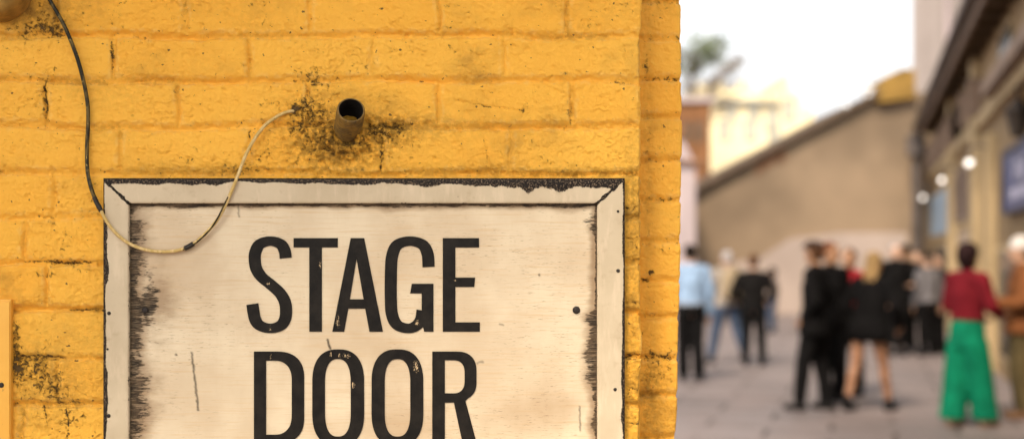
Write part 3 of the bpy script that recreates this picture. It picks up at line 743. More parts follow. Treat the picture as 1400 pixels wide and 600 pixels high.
M['gable'] = simple('aged_tan_render', (0.212, 0.150, 0.095), 0.85, 0.32, 0.35)
M['gable_pale'] = simple('pale_pinkish_plaster', (0.36, 0.285, 0.24), 0.85, 0.14, 0.6)
M['tile'] = simple('brown_roof_tiles', (0.20, 0.105, 0.058), 0.8, 0.55, 2.2)
M['verge'] = simple('dark_verge_board', (0.10, 0.068, 0.045), 0.8, 0.3, 4)
M['ochre'] = simple('ochre_cap_stone', (0.23, 0.135, 0.030), 0.8, 0.3, 2)
M['white'] = simple('white_painted_metal', (0.8, 0.8, 0.8), 0.5, 0.05, 2)

def rough_roof(bm, quad, thick, n=14, m=6, amp=0.05):
    """a tiled slope: rows of stepped, rolled tiles"""
    a, b, c, d = [Vector(q) for q in quad]
    nrm = (b - a).cross(d - a).normalized()
    if nrm.z < 0: nrm = -nrm
    NX, NY = n * 6, m * 2
    g = []
    for j in range(NY + 1):
        row = []
        for i in range(NX + 1):
            s, t = i / NX, j / NY
            p = (a + (b - a) * s) + ((d + (c - d) * s) - (a + (b - a) * s)) * t
            hh = amp * abs(math.sin(s * n * math.pi)) + (amp * .8 if j % 2 == 0 else 0) + random.uniform(-.2, .2) * amp
            row.append(bm.verts.new(p + nrm * (hh + thick)))
        g.append(row)
    for j in range(NY):
        for i in range(NX): bm.faces.new((g[j][i], g[j][i + 1], g[j + 1][i + 1], g[j + 1][i]))
    lo_ = [bm.verts.new(p - nrm * .02) for p in (a, b, c, d)]
    bm.faces.new(lo_)
    bm.faces.new(g[0] + [lo_[1], lo_[0]]); bm.faces.new(g[-1][::-1] + [lo_[3], lo_[2]])
    bm.faces.new([r[0] for r in g] + [lo_[3], lo_[0]]); bm.faces.new([r[-1] for r in g][::-1] + [lo_[1], lo_[2]])
    bmesh.ops.recalc_face_normals(bm, faces=bm.faces[:])

YG = 38.0
gb = empty('gable_building', (P(1095, 345, YG).x, YG, 0), 0, 'tan rendered building with a rising roof edge closing the end of the street', 'building')
def gp(px, py): p = P(px, py, YG); return (p.x, p.z)
outl = [gp(949, 432), gp(1285, 432), gp(1285, 124), gp(1200, 133), gp(949, 264)]
outl = [(x, max(z, -0.02)) for x, z in outl]
bm = bmesh.new(); bm_prism(bm, outl, YG, YG + 7); sub(from_bm('wall', bm, M['gable']), gb)
pl = [gp(985, 432), gp(1240, 432), gp(1240, 318), gp(1150, 318), gp(1080, 326), gp(1040, 352), gp(985, 362)]
pl = [(x, max(z, 0.0)) for x, z in pl]
bm = bmesh.new(); bm_prism(bm, pl, YG - .025, YG + .02); sub(from_bm('plaster_dado', bm, M['gable_pale']), gb)
A_, B_ = Vector((gp(943, 266)[0], YG - .25, gp(943, 266)[1])), Vector((gp(1201, 131)[0], YG - .25, gp(1201, 131)[1]))
dirv = (B_ - A_).normalized(); upv = Vector((-dirv.z, 0, dirv.x))
bm = bmesh.new(); v8 = []
for off in (Vector((0, 0, 0)), Vector((0, 7.4, 0))):
    for q in (A_, B_, B_ + upv * .12, A_ + upv * .12): v8.append(bm.verts.new(q + off))
for f in ((0, 1, 2, 3), (7, 6, 5, 4), (0, 4, 5, 1), (1, 5, 6, 2), (2, 6, 7, 3), (3, 7, 4, 0)): bm.faces.new([v8[i] for i in f])
bmesh.ops.recalc_face_normals(bm, faces=bm.faces[:])
rf = sub(from_bm('roof', bm, M['verge']), gb)
bm = bmesh.new(); rough_roof(bm, [A_ + upv * .125, B_ + upv * .125, B_ + upv * .125 + Vector((0, 7.4, 0)), A_ + upv * .125 + Vector((0, 7.4, 0))], .03, 24, 10, .06)
ti = from_bm('roof_tiles', bm, M['tile']); ti.parent = rf; ti.matrix_parent_inverse = rf.matrix_parent_inverse.copy()
# ridge cap / ochre parapet stub at the high end
bm = bmesh.new(); x0, z0 = gp(1199, 134); x1, z1 = gp(1247, 97)
bm_prism(bm, [(x0 - .05, z0 - .15), (x1, z0 - .02), (x1, z1), (x1 - .35, z1 + .02), (x1 - .5, z1 - .10), (x0 + .1, z1 - .22)], YG - .3, YG + 1.6)
sub(from_bm('parapet', bm, M['ochre']), gb)
# small roof vents and lanterns along the ridge
for px, py in ((1158, 151), (1192, 128)):
    p = P(px, py, YG)
    bm = bmesh.new(); bm_tube(bm, [(p.x, YG + .2, p.z - .3), (p.x, YG + .2, p.z + .12)], .09, 12); bm_tube(bm, [(p.x, YG + .2, p.z + .12), (p.x, YG + .2, p.z + .2)], [.17, .05], 12)
    sub(from_bm('vent', bm, M['white']), gb)
# broken render patch with old tiles under the roof edge
p = P(1055, 212, YG)
bm = bmesh.new()
for k in range(9):
    q = P(1036 + k * 4.4, 226 - k * 2.2 + random.uniform(-5, 5), YG)
    bm_box(bm, (q.x - .07, YG - .05, q.z - .18), (q.x + .06, YG + .02, q.z + .10))
sub(from_bm('exposed_brickwork', bm, M['tile']), gb)

# lean-to roof with old tiles at the low end and the lilac plaster house beside it
M['lilac'] = simple('lilac_grey_plaster', (0.40, 0.325, 0.32), 0.85, 0.15, 0.8)
YL_ = 33.0
lh = empty('plaster_house', (P(900, 345, YL_).x, YL_, 0), 0, 'lilac grey plaster house beside the tan building, mostly behind the yellow corner', 'house')
xl0, xl1 = P(250, 0, YL_).x, P(951, 0, YL_).x
zt_ = P(940, 192, YL_).z
bm = bmesh.new(); bm_prism(bm, [(xl0, -0.02), (xl1, -0.02), (xl1, P(0, 224, YL_).z), (P(934, 0, YL_).x, zt_), (xl0, zt_ + .3)], YL_, YL_ + 4.6); sub(from_bm('wall', bm, M['lilac']), lh)
bm = bmesh.new(); rough_roof(bm, [(xl1 + .12, YL_ - .12, P(0, 226, YL_).z), (xl1 + .12, YL_ + 4.8, P(0, 226, YL_).z), (xl0, YL_ + 4.8, zt_ + .9), (xl0, YL_ - .12, zt_ + .9)], .03, 10, 5, .05)
sub(from_bm('roof', bm, M['tile']), lh)

M['brick_far'] = simple('orange_brown_brick', (0.20, 0.09, 0.037), 0.85, 0.4, 3)
YB = 48.0
cb = empty('brick_building', (P(940, 345, YB).x, YB, 0), 0, 'orange brown brick block rising behind the low roof beside the yellow corner', 'building')
xa, xb, zb = P(880, 0, YB).x, P(971, 0, YB).x, P(0, 140, YB).z
sub(box('wall', (xa, YB, -.02), (xb, YB + 5, zb), M['brick_far']), cb)
sub(box('cornice', (xa - .1, YB - .15, zb), (xb + .12, YB + 5.1, zb + .16), M['lilac']), cb)
bm = bmesh.new()
for px in (940, 956):
    q = P(px, 180, YB); bm_box(bm, (q.x - .13, YB - .02, q.z - .35), (q.x + .13, YB + .05, q.z + .35))
sub(from_bm('window', bm, M['verge']), cb)

# sunlit pale yellow building further off
M['pale_y'] = simple('pale_yellow_stucco', (0.85, 0.72, 0.45), 0.8, 0.14, 0.5)
M['blue_g'] = simple('blue_grey_shutters', (0.46, 0.44, 0.36), 0.5, 0.2, 2)
YS = 66.0
sb_ = empty('stucco_building', (P(1035, 345, YS).x, YS, 0), 0, 'distant pale yellow stucco building with uneven roofline and blue grey shutters', 'building')
def sp_(px, py): p = P(px, py, YS); return (p.x, p.z)
ol = [sp_(950, 470), sp_(1112, 470), sp_(1112, 150), sp_(1096, 148), sp_(1094, 128), sp_(1082, 128), sp_(1079, 104), sp_(1073, 100), sp_(1067, 104), sp_(1064, 134), sp_(1046, 138), sp_(1034, 128), sp_(1020, 108), sp_(1008, 134), sp_(985, 110), sp_(950, 116)]
ol = [(x, max(z, -.02)) for x, z in ol]
bm = bmesh.new(); bm_prism(bm, ol, YS, YS + 8); bmesh.ops.triangulate(bm, faces=bm.faces[:]); sub(from_bm('wall', bm, M['pale_y']), sb_)
for px, py in ((1030, 150), (1026, 178), (1056, 165), (1078, 150), (990, 178), (1000, 150), (1058, 192)):
    q = P(px, py, YS)
    w = sub(box('window', (q.x - .28, YS - .05, q.z - .5), (q.x + .28, YS + .05, q.z + .5), M['blue_g']), sb_)
bm = bmesh.new(); q0, q1 = P(975, 136, YS), P(1064, 141, YS); bm_box(bm, (q0.x, YS - .3, q0.z - .2), (q1.x, YS + .02, q0.z)); sub(from_bm('string_course', bm, M['blue_g']), sb_)

# pale tower house behind the right-hand eaves
M['tower'] = simple('pale_pink_render', (0.27, 0.228, 0.208), 0.85, 0.10, 0.5)
YT = 44.5
tp = P(1249, 345, YT)
tw = empty('tower_house', (tp.x, YT, 0), R(-17.2), 'tall pale pink rendered house rising behind the dark eaves', 'house')
box('wall', (0, 0, -.02), (7, 7, 15), M['tower'], tw)
box('corner_pilaster', (-.04, -.08, 0), (.34, .05, 15), M['tower'], tw)
bm = bmesh.new(); bm_tube(bm, [(1.02, -.12, 0), (1.02, -.12, 15)], .09, 10); from_bm('downpipe', bm, M['lilac'], tw)
for z in (6.2, 9.6, 12.6):
    for x in (2.4, 4.8): box('window', (x - .5, -.03, z), (x + .5, .03, z + 1.5), M['blue_g'], tw)
box('roof', (-.3, -.4, 15), (7.3, 7.3, 15.3), M['tile'], tw)

# the shop row on the right, built in its own axes: +y along the street, +x into the building
TH = math.atan(0.2469); X0 = 1.85; COS = math.cos(TH)
M['row_wall'] = simple('ochre_tan_render', (0.29, 0.195, 0.098), 0.8, 0.30, 0.8)
M['row_trim'] = simple('pale_yellow_stone_trim', (0.42, 0.305, 0.165), 0.8, 0.15, 1.5)
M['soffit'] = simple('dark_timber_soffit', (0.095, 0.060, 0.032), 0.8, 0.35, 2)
M['gutter'] = simple('dark_lead_gutter', (0.085, 0.068, 0.060), 0.6, 0.3, 3)
M['fascia'] = simple('weathered_brown_fascia', (0.21, 0.145, 0.105), 0.75, 0.3, 2)
def glass(name, c):
    t = NT(name, 0.12); t.color(t.mix(t.rng(t.noise(1.2, 3), .35, .65), tuple(x * .75 for x in c), c)); return t.mat
M['glass_b'] = simple('pale_blue_sky_reflection', (0.26, 0.36, 0.46), 0.5, 0.25, 0.8)  # matte blue paints the sky's reflection into the window colour
M['glass_d'] = glass('dark_shop_glass', (0.05, 0.045, 0.04))
row = empty('shop_row', (X0, 0, 0), -TH, 'long ochre shop building with dark overhanging eaves along the street', 'building')
def S(px, off=0.0):        # distance along the row for a photo column, OFF metres out from its wall
    return FX * (X0 - off / COS) / (px - 1180.0) / COS
def Zr(px, py, off=0.0):
    return EYE + (HY - py) / FX * S(px, off) * COS
S0, S1 = 6.0, 38.7
box('wall', (0, S0, -.02), (7, S1, 4.9), M['row_wall'], row)
ez = 4.76; ov = .34
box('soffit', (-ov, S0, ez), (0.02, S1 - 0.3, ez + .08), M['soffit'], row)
box('fascia_board', (-ov - .045, S0, ez - .06), (-ov - .002, S1 - 0.3, ez + .20), M['fascia'], row)
bm = bmesh.new(); bm_tube(bm, [(-ov - .12, S0, ez + .17), (-ov - .12, S1 - 0.3, ez + .17)], .085, 12); gt = from_bm('gutter', bm, M['gutter'], row)
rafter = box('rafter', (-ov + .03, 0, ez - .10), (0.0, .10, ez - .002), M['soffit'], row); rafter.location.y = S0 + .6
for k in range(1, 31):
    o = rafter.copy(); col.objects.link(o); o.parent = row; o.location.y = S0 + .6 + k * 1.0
bm = bmesh.new(); rough_roof(bm, [(-ov - .02, S0, ez + .22), (-ov - .02, S1 - 0.3, ez + .22), (3.6, S1 - 0.3, ez + 2.0), (3.6, S0, ez + 2.0)], .03, 60, 8, .05); from_bm('roof', bm, M['tile'], row)
# canopy / shop cornice
cS1 = S(1356, .3)
box('canopy', (-.42, S0, 3.50), (0.01, cS1, 3.68), M['fascia'], row, .02)
box('canopy_band', (-.30, S0, 3.34), (0.01, cS1 - .1, 3.498), M['row_trim'], row)
def pil(px, w, z1=4.7, mat='row_trim', d=.14):
    s = S(px)
    o = box('pilaster', (-d, s - w / 2, 0), (0.01, s + w / 2, z1), M[mat], row, .01)
    return o
pil(1361, .55, 3.3); pil(1340, .9); pil(1306, .8)
box('string_course', (-.10, cS1 + .15, 3.55), (0.01, S1, 3.75), M['row_trim'], row)
corb = box('corbel', (-.22, 0, 3.76), (-.002, .22, 4.35), M['fascia'], row, .02); corb.location.y = S(1318) 
for k in range(1, 9):
    o = corb.copy(); col.objects.link(o); o.parent = row; o.location.y = S(1318) + (k - 3) * 2.1
# the openings
def opening(pa, pb, z0, z1, gm, name='window', n=3):
    sa, sb2 = sorted((S(pa), S(pb)))
    f = box(name, (-.035, sa, z0), (0.01, sb2, z1), M['row_trim'], row)
    bm = bmesh.new(); w = (sb2 - sa - .12) / n
    for k in range(n): bm_box(bm, (-.05, sa + .06 + k * w + .03, z0 + .08), (-.0352, sa + .06 + (k + 1) * w - .03, z1 - .08))
    from_bm('pane', bm, M[gm], f)
opening(1301, 1272, 2.0, 3.15, 'glass_b', n=1)
opening(1336, 1310, 0.1, 2.2, 'glass_d', 'shop_door', 2)
opening(1398, 1366, 0.25, 1.75, 'glass_d', 'shop_window', 4)
opening(1300, 1274, 0.1, 1.9, 'glass_d', 'shop_door', 3)
opening(1330, 1310, 3.9, 4.55, 'glass_d', 'window', 3)
opening(1388, 1370, 3.9, 4.55, 'glass_d', 'window', 3)
# louvred shutter panel next to the blue window
sa, sb2 = S(1333), S(1308)
sh = box('shutter', (-.04, sa, 2.25), (0.01, sb2, 3.2), M['gable_pale'], row)
bm = bmesh.new()
for k in range(11): bm_box(bm, (-.065, sa + .08, 2.31 + k * .08), (-.041, sb2 - .08, 2.355 + k * .08))
from_bm('slats', bm, M['fascia'], sh)
# far-end dark downpipe with hopper head
bm = bmesh.new(); sx = S1 - .5
bm_tube(bm, [(-ov - .1, sx, ez + .05), (-ov - .1, sx, 0)], .12, 10)
bm_box(bm, (-ov - .36, sx - .3, ez - .6), (-ov + .12, sx + .2, ez - .07), .03)
tag(from_bm('downpipe', bm, M['gutter'], row))

# globe lamps along the row
def glow(name, c, st):
    t = NT(name, .4); t.color((.85, .82, .78)); t.b.inputs['Emission Color'].default_value = (*c, 1); t.b.inputs['Emission Strength'].default_value = st; return t.mat
M['globe'] = glow('lit_opal_glass', (1, .90, .80), 0.8)
def wall_lamp(px, py, off, r, label, n=1):
    s = S(px, off); z = Zr(px, py, off)
    loc = Matrix.Translation((X0, 0, 0)) @ Matrix.Rotation(-TH, 4, 'Z') @ Vector((-off, s, z))
    e = empty('wall_lamp', loc, -TH, label, 'lamp', 'lit globe lamps along the shop row')
    for k in range(n):
        dy = (k - (n - 1) / 2) * .30
        bm = bmesh.new(); bmesh.ops.create_uvsphere(bm, u_segments=20, v_segments=12, radius=r, matrix=Matrix.Translation((0, dy, 0))); from_bm('globe', bm, M['globe'], e, True)
    bm = bmesh.new(); bm_tube(bm, catmull([(off - .01, 0, .05), (off * .6, 0, .22), (0, 0, .20), (0, 0, r * .9)], 5), .018, 8)
    if n > 1: bm_tube(bm, [(0, -.22, r * 1.02), (0, .22, r * 1.02)], .02, 8)
    bm_box(bm, (off - .04, -.07, -.05), (off - .004, .07, .15), .008)
    from_bm('bracket', bm, M['gutter'], e)
wall_lamp(1326, 222, .36, .042, 'brightest twin globe lamp, nearest of the lamps above the shop fronts', 2)
wall_lamp(1288, 246, .36, .044, 'middle lit globe lamp between the twin lamp and the dim last lamp')
wall_lamp(1262, 270, .36, .048, 'farthest lit globe lamp, lowest of the three in the picture')
# black wall lantern
s = S(1393, .3); loc = Matrix.Translation((X0, 0, 0)) @ Matrix.Rotation(-TH, 4, 'Z') @ Vector((-.3, s, Zr(1393, 165, .3)))
la = empty('wall_lantern', loc, -TH, 'black metal lantern on a wall bracket under the shop canopy', 'lantern')
bm = bmesh.new(); bm_tube(bm, [(0, 0, -.16), (0, 0, .10)], [.07, .13], 6); bm_tube(bm, [(0, 0, .10), (0, 0, .22)], [.155, .03], 6); bm_tube(bm, [(0, 0, .22), (0, 0, .27)], .02, 6)
from_bm('lantern_case', bm, M['screw'], la)
bm = bmesh.new(); bm_tube(bm, catmull([(.30, 0, .0), (.2, 0, .3), (0, 0, .34), (0, 0, .26)], 5), .018, 8); bm_box(bm, (.27, -.06, -.08), (.298, .06, .14)); from_bm('bracket', bm, M['screw'], la)

# blue shop board with pale picture patches
M['blue'] = simple('deep_blue_enamel', (0.045, 0.075, 0.20), 0.4, 0.2, 2)
M['pale_blue'] = simple('pale_cloud_print', (0.44, 0.43, 0.56), 0.5, 0.25, 4)
M['navy'] = simple('navy_frame', (0.016, 0.022, 0.06), 0.5, 0.2, 2)
sA, sB = S(1412, .08), S(1373, .08)
zl, zh = Zr(1376, 288, .08), Zr(1376, 213, .08)
loc = Matrix.Translation((X0, 0, 0)) @ Matrix.Rotation(-TH, 4, 'Z') @ Vector((-.008, (sA + sB) / 2, zl))
bs = empty('shop_board', loc, -TH, 'blue framed shop board with blurred pale print on the ochre wall', 'sign')
hw = (sB - sA) / 2
box('board', (-.075, -hw, 0), (0, hw, zh - zl), M['blue'], bs, .005)
for lo_, hi_ in (((-.10, -hw - .05, -.05), (0, hw + .05, -.001)), ((-.10, -hw - .05, zh - zl + .001), (0, hw + .05, zh - zl + .06)), ((-.10, -hw - .05, 0), (0, -hw - .001, zh - zl)), ((-.10, hw + .001, 0), (0, hw + .07, zh - zl))):
    box('frame_bar', lo_, hi_, M['navy'], bs)
bm = bmesh.new(); random.seed(3); H_ = zh - zl
for k in range(7):
    y = -hw * .2 + (k - 3) * .16; bm_box(bm, (-.079, y - .12, H_ * .50 - .06 * math.sin(k)), (-.0755 - .0004 * k, y + .11, H_ * .74 + .07 * math.sin(k * 1.7)))
from_bm('cloud_print', bm, M['pale_blue'], bs)
bm = bmesh.new()
bm_box(bm, (-.078, -hw * .75, H_ * .16), (-.0753, hw * .55, H_ * .36))
from_bm('pale_band', bm, M['pale_blue'], bs)

# tree behind the low houses
def tree(px, Y, h, label, leaf_c, nleaf, spread, seed, low=.35):
    random.seed(seed)
    x = P(px, 0, Y).x
    t = empty('bare_tree' if nleaf < 900 else 'leafy_tree', (x, Y, 0), 0, label, 'tree')
    bark = M.setdefault('bark', simple('grey_brown_bark', (0.17, 0.135, 0.11), 0.9, 0.3, 6))
    bm = bmesh.new(); tips = []
    bm_tube(bm, [(0, 0, 0), (.05, .02, h * .25), (.0, -.03, h * .5), (.05, 0, h * .8)], [.16, .12, .085, .02], 8)
    for k in range(26):
        z = h * random.uniform(low, .78); a = random.uniform(0, 6.28); L = spread * random.uniform(.5, 1.0)
        p0 = Vector((0, 0, z)); p1 = p0 + Vector((math.cos(a) * L * .5, math.sin(a) * L * .5, L * .35)); p2 = p0 + Vector((math.cos(a) * L, math.sin(a) * L, L * random.uniform(.5, .95)))
        bm_tube(bm, [p0, p1, p2], [.04, .028, .01], 5); tips.append(p2)
        for q in range(4):
            a2 = a + random.uniform(-1, 1); s0 = p1.lerp(p2, random.random()); s1 = s0 + Vector((math.cos(a2), math.sin(a2), random.uniform(.2, 1.0))) * L * .4
            bm_tube(bm, [s0, s1], [.016, .006], 4); tips.append(s1)
    from_bm('trunk', bm, bark, t)
    bm = bmesh.new()
    for k in range(nleaf):
        c = random.choice(tips) + Vector([random.gauss(0, .16) for _ in range(3)]); s = random.uniform(.05, .13)
        u = Vector([random.gauss(0, 1) for _ in range(3)]).normalized(); v = u.orthogonal().normalized()
        bm.faces.new([bm.verts.new(c + u * s), bm.verts.new(c + v * s * .5), bm.verts.new(c - u * s), bm.verts.new(c - v * s * .5)])
    lm = simple('leaf_' + t.name, leaf_c, .6, .5, 1.3)
    from_bm('crown', bm, lm, t)
tree(946, 57, 12.0, 'green leafy tree rising beside the yellow wall corner', (0.13, 0.16, 0.075), 1100, 1.25, 5, .70)
tree(968, 61, 11.6, 'bare twiggy tree between the green tree and the pale yellow building', (0.19, 0.15, 0.11), 880, 1.9, 9, .60)
tree(1086, 61, 6.8, 'small bare tree in front of the distant pale yellow building', (0.22, 0.17, 0.05), 300, 1.1, 15, .5)

# ------------------------------------------------------------------ people
def cloth(name, c, var=.22):
    return M.setdefault(name, simple(name, c, .9, var, 7, bump=.004, spec=.06))
def skinm(name, c):
    return M.setdefault(name, simple(name, c, .5, .1, 12))
class Blob:
    """closed overlapping pieces fused into ONE continuous surface"""
    def __init__(s): s.bm = bmesh.new()
    def cap(s, p0, r0, p1, r1, seg=14, flat=1.0):
        p0, p1 = Vector(p0), Vector(p1); t = (p1 - p0); L = t.length; t = t.normalized() if L > 1e-6 else Vector((0, 0, 1))
        u = t.orthogonal().normalized() if abs(t.z) < .9 else t.cross(Vector((0, 1, 0))).normalized(); v = t.cross(u).normalized()
        rows = [(-r0 * math.cos(a), r0 * math.sin(a), 0) for a in (.02, .5, 1.05)] + [(0, r0, 0), (L, r1, 0)] + [(L + r1 * math.cos(a), r1 * math.sin(a), 0) for a in (1.05, .5, .02)]
        rings = [[s.bm.verts.new(p0 + t * d + (u * math.cos(2 * math.pi * k / seg) + v * math.sin(2 * math.pi * k / seg) * flat) * r) for k in range(seg)] for d, r, _ in rows]
        s._skin(rings, seg)
    def _skin(s, rings, seg):
        fs = []
        for a, b in zip(rings[:-1], rings[1:]):
            for k in range(seg): fs.append(s.bm.faces.new((a[k], a[(k + 1) % seg], b[(k + 1) % seg], b[k])))
        fs.append(s.bm.faces.new(rings[0][::-1])); fs.append(s.bm.faces.new(rings[-1]))
        bmesh.ops.recalc_face_normals(s.bm, faces=fs)
    def ell(s, c, r, rot=None):
        m = Matrix.Translation(c) @ (rot or Matrix.Identity(4)) @ Matrix.Diagonal((*r, 1))
        bmesh.ops.create_uvsphere(s.bm, u_segments=20, v_segments=12, radius=1, matrix=m)
    def tube(s, secs, seg=28, fold=0.0, nf=9):
        """stack of (z, rx, ry, cx, cy) ellipses"""
        rings = []
        for i, (z, rx, ry, cx, cy) in enumerate(secs):
            f = [1 + fold * i / max(1, len(secs) - 1) * (math.cos(nf * 2 * math.pi * k / seg) + .5 * math.sin(5 * 2 * math.pi * k / seg + i)) for k in range(seg)]
            rings.append([s.bm.verts.new((cx + f[k] * rx * math.cos(2 * math.pi * k / seg), cy + f[k] * ry * math.sin(2 * math.pi * k / seg), z)) for k in range(seg)])
        s._skin(rings, seg)
    def build(s, name, mat, parent, voxel, smooth=3):
        me = bpy.data.meshes.new('tmp'); s.bm.to_mesh(me); s.bm.free()
        o = bpy.data.objects.new('tmp', me); col.objects.link(o)
        m = o.modifiers.new('r', 'REMESH'); m.mode = 'VOXEL'; m.voxel_size = voxel; m.use_smooth_shade = True
        if smooth: k = o.modifiers.new('s', 'SMOOTH'); k.factor = .5; k.iterations = smooth
        bpy.context.view_layer.update()
        out = bpy.data.meshes.new_from_object(o.evaluated_get(bpy.context.evaluated_depsgraph_get()))
        bpy.data.objects.remove(o); bpy.data.meshes.remove(me)
        out.name = name; out.materials.clear(); out.materials.append(mat)
        for p in out.polygons: p.use_smooth = True
        return link(bpy.data.objects.new(name, out), parent)

SK = {'light': (0.50, 0.30, 0.20), 'tan': (0.34, 0.18, 0.10), 'olive': (0.27, 0.135, 0.075), 'brown': (0.16, 0.075, 0.04)}
def person(label, px, feet, head, facing, top, bottom, hair, shoes=(.012, .011, .011), skin='light', feet_at=None, arms=None, hem=.86, coat_w=1.0, sleeve=1.0,
           legs='trousers', hat=None, hair_style='short', build_w=1.0, turn=0.0, lean=0.0, belt=None, skirt_hem=.6):
    Y = EYE * FX / (feet - HY); X = (px - CX) / FX * Y
    H = EYE + (HY - head) / FX * Y
    sc = H / 1.76
    w = build_w
    fl, fr = feet_at or ((-.11, 0, 0), (.11, 0, 0))
    sh = [Vector((-.185 * w, lean, 1.42)), Vector((.185 * w, lean, 1.42))]
    arms = arms or [None, None]
    A = []
    for i, sg in enumerate((-1, 1)):
        if arms[i] is None: A.append((Vector((sg * .25 * w, lean - .03, 1.13)), Vector((sg * .26 * w, lean + .06, .87))))
        else: A.append((Vector(arms[i][0]), Vector(arms[i][1])))
    hips = [Vector((-.09 * w, 0, .92)), Vector((.09 * w, 0, .92))]
    ank = [Vector((fl[0], fl[1], .085 + fl[2])), Vector((fr[0], fr[1], .085 + fr[2]))]
    kn = []
    for i in range(2):
        k = hips[i].lerp(ank[i], .5)
        d = (hips[i] - ank[i]).length
        k.y += .03 + max(0, .84 - d) * .9
        kn.append(k)
    hc = Vector((0, lean + .02, 1.64))
    # --- body (one continuous surface)
    b = Blob()
    Rz = Matrix.Rotation(R(turn), 4, 'Z')
    def hd(v): return hc + (Rz @ (Vector(v)))
    b.ell(hc + Vector((0, 0, .01)), (.077, .097, .112), Rz)
    b.ell(hd((0, .03, -.06)), (.056, .066, .066), Rz)
    b.cap(hd((0, .092, .012)), .010, hd((0, .112, -.022)), .015)
    b.ell(hd((0, .086, -.062)), (.026, .012, .010), Rz)
    for sg in (-1, 1): b.ell(hd((sg * .078, 0, -.012)), (.011, .021, .032), Rz)
    b.cap((0, lean - .01, 1.44), .060, (0, lean + .005, 1.57), .052)
    b.cap((-.12 * w, lean, 1.40), .072, (.12 * w, lean, 1.40), .072)
    b.ell((0, lean * .8, 1.28), (.160 * w, .108, .19)); b.ell((0, lean * .3, 1.08), (.135 * w, .098, .16)); b.ell((0, 0, .95), (.165 * w, .118, .13))
    for i, sg in enumerate((-1, 1)):
        e, wr = A[i]
        b.cap(sh[i], .052, e, .040); b.cap(e, .041, wr, .027)
        d = (wr - e).normalized()
        side = d.cross(Vector((0, 1, 0)) if abs(d.y) < .8 else Vector((1, 0, 0))).normalized(); fwd = side.cross(d).normalized()
        b.cap(wr, .026, wr + d * .05, .030); b.cap(wr + d * .03 + fwd * .018, .017, wr + d * .085 + fwd * .030, .015); b.cap(wr + d * .03 - fwd * .018, .017, wr + d * .085 - fwd * .030, .015)
        b.cap(wr + d * .05, .024, wr + d * .088, .020)
        for q, (o_, ln) in enumerate(((.036, .070), (.012, .080), (-.012, .075), (-.036, .058))):
            f0 = wr + d * .085 + fwd * o_ * .9; f1 = f0 + d * ln * .55 + side * .006 * -sg + fwd * o_ * .12; f2 = f1 + d * ln * .42 - side * sg * .022
            b.cap(f0, .0105, f1, .0095, 8); b.cap(f1, .0095, f2, .008, 8)
        t0 = wr + d * .028 + fwd * .028; t1 = t0 + d * .040 + fwd * .034; b.cap(t0, .014, t1, .012, 8); b.cap(t1, .012, t1 + d * .034 + fwd * .006, .010, 8)
        b.cap(hips[i], .088 * w, kn[i], .056); b.cap(kn[i], .056, kn[i].lerp(ank[i], .35) + Vector((0, -.012, 0)), .056); b.cap(kn[i].lerp(ank[i], .35), .054, ank[i], .038)
        b.cap(ank[i] + Vector((0, -.035, -.04)), .036, ank[i] + Vector((0, .13, -.052)), .028)
    root = b.build('person', skinm('skin_' + skin, SK[skin]), None, .0088, 2)
    tag(root, label, 'person', 'people standing in the street')
    root.location = (X, Y, 0); root.rotation_euler = (0, 0, R(facing)); root.scale = (sc, sc, sc)
    # --- eyes
    for sg in (-1, 1):
        bm = bmesh.new(); bmesh.ops.create_uvsphere(bm, u_segments=10, v_segments=8, radius=.012, matrix=Matrix.Translation(hd((sg * .031, .084, .012))))
        from_bm('eye', bm, M.setdefault('eye', simple('dark_eye', (.03, .02, .015), .2, .1)), root, True)
    # --- top garment
    if top:
        j = Blob(); g = .026
        j.cap((-.125 * w, lean, 1.405), .072 + g, (.125 * w, lean, 1.405), .072 + g)
        j.ell((0, lean * .8, 1.28), (.160 * w + g, .108 + g, .19 + g)); j.cap((0, lean - .01, 1.42), .074, (0, lean, 1.49), .066)
        secs = [(1.30, .165 * w + g, .115 + g, 0, lean * .8), (1.08, (.148 * w + g) * (1 + .06 * (coat_w - 1)), .108 + g, 0, lean * .3), (.95, (.172 * w + g) * coat_w, (.122 + g) * coat_w, 0, 0)]
        if hem < .93: secs.append((hem, (.182 * w + g) * coat_w, (.128 + g) * coat_w, 0, 0))
        else: secs[-1] = (hem, (.160 * w + g) * coat_w, (.116 + g) * coat_w, 0, 0)
        j.tube(secs)
        for i in range(2):
            e, wr = A[i]
            j.cap(sh[i], .052 + g, e, .042 + g); 
            if sleeve > .4: j.cap(e, .042 + g, e.lerp(wr, sleeve * .96), .034 + g * .8)
        j.build('jacket' if sleeve > .9 else 'top', cloth(*top), root, .013, 3)
    # --- legs
    if legs in ('trousers', 'flared'):
        p = Blob(); g = .024
        p.tube([(1.06, .142 * w + g * .6, .104 + g * .6, 0, 0), (.95, .168 * w + g * .8, .122 + g * .8, 0, 0), (.86, .172 * w + g * .8, .120 + g * .8, 0, 0)])
        for i in range(2):
            p.cap(hips[i], .088 * w + g * .8, kn[i], .060 + g); p.cap(kn[i], .060 + g, ank[i] + Vector((0, 0, .05)), (.045 + g) if legs == 'trousers' else .085)
        p.build('trousers', cloth(*bottom), root, .013, 3)
    elif legs == 'wide':
        p = Blob()
        p.tube([(1.10, .136 * w, .105, 0, 0), (.98, .178 * w, .142, 0, -.005), (.86, .190 * w, .145, 0, -.005), (.76, .190 * w, .14, 0, 0)])
        for i, sg in enumerate((-1, 1)):
            a = ank[i]
            p.tube([(.84, .112, .140, sg * .085, 0), (.6, .118, .128, sg * .085 + (a.x - sg * .085) * .4, a.y * .4), (.3, .120, .122, sg * .085 + (a.x - sg * .085) * .75, a.y * .75), (.085 + fl[2], .125, .125, a.x, a.y)], 64, .07, 9)
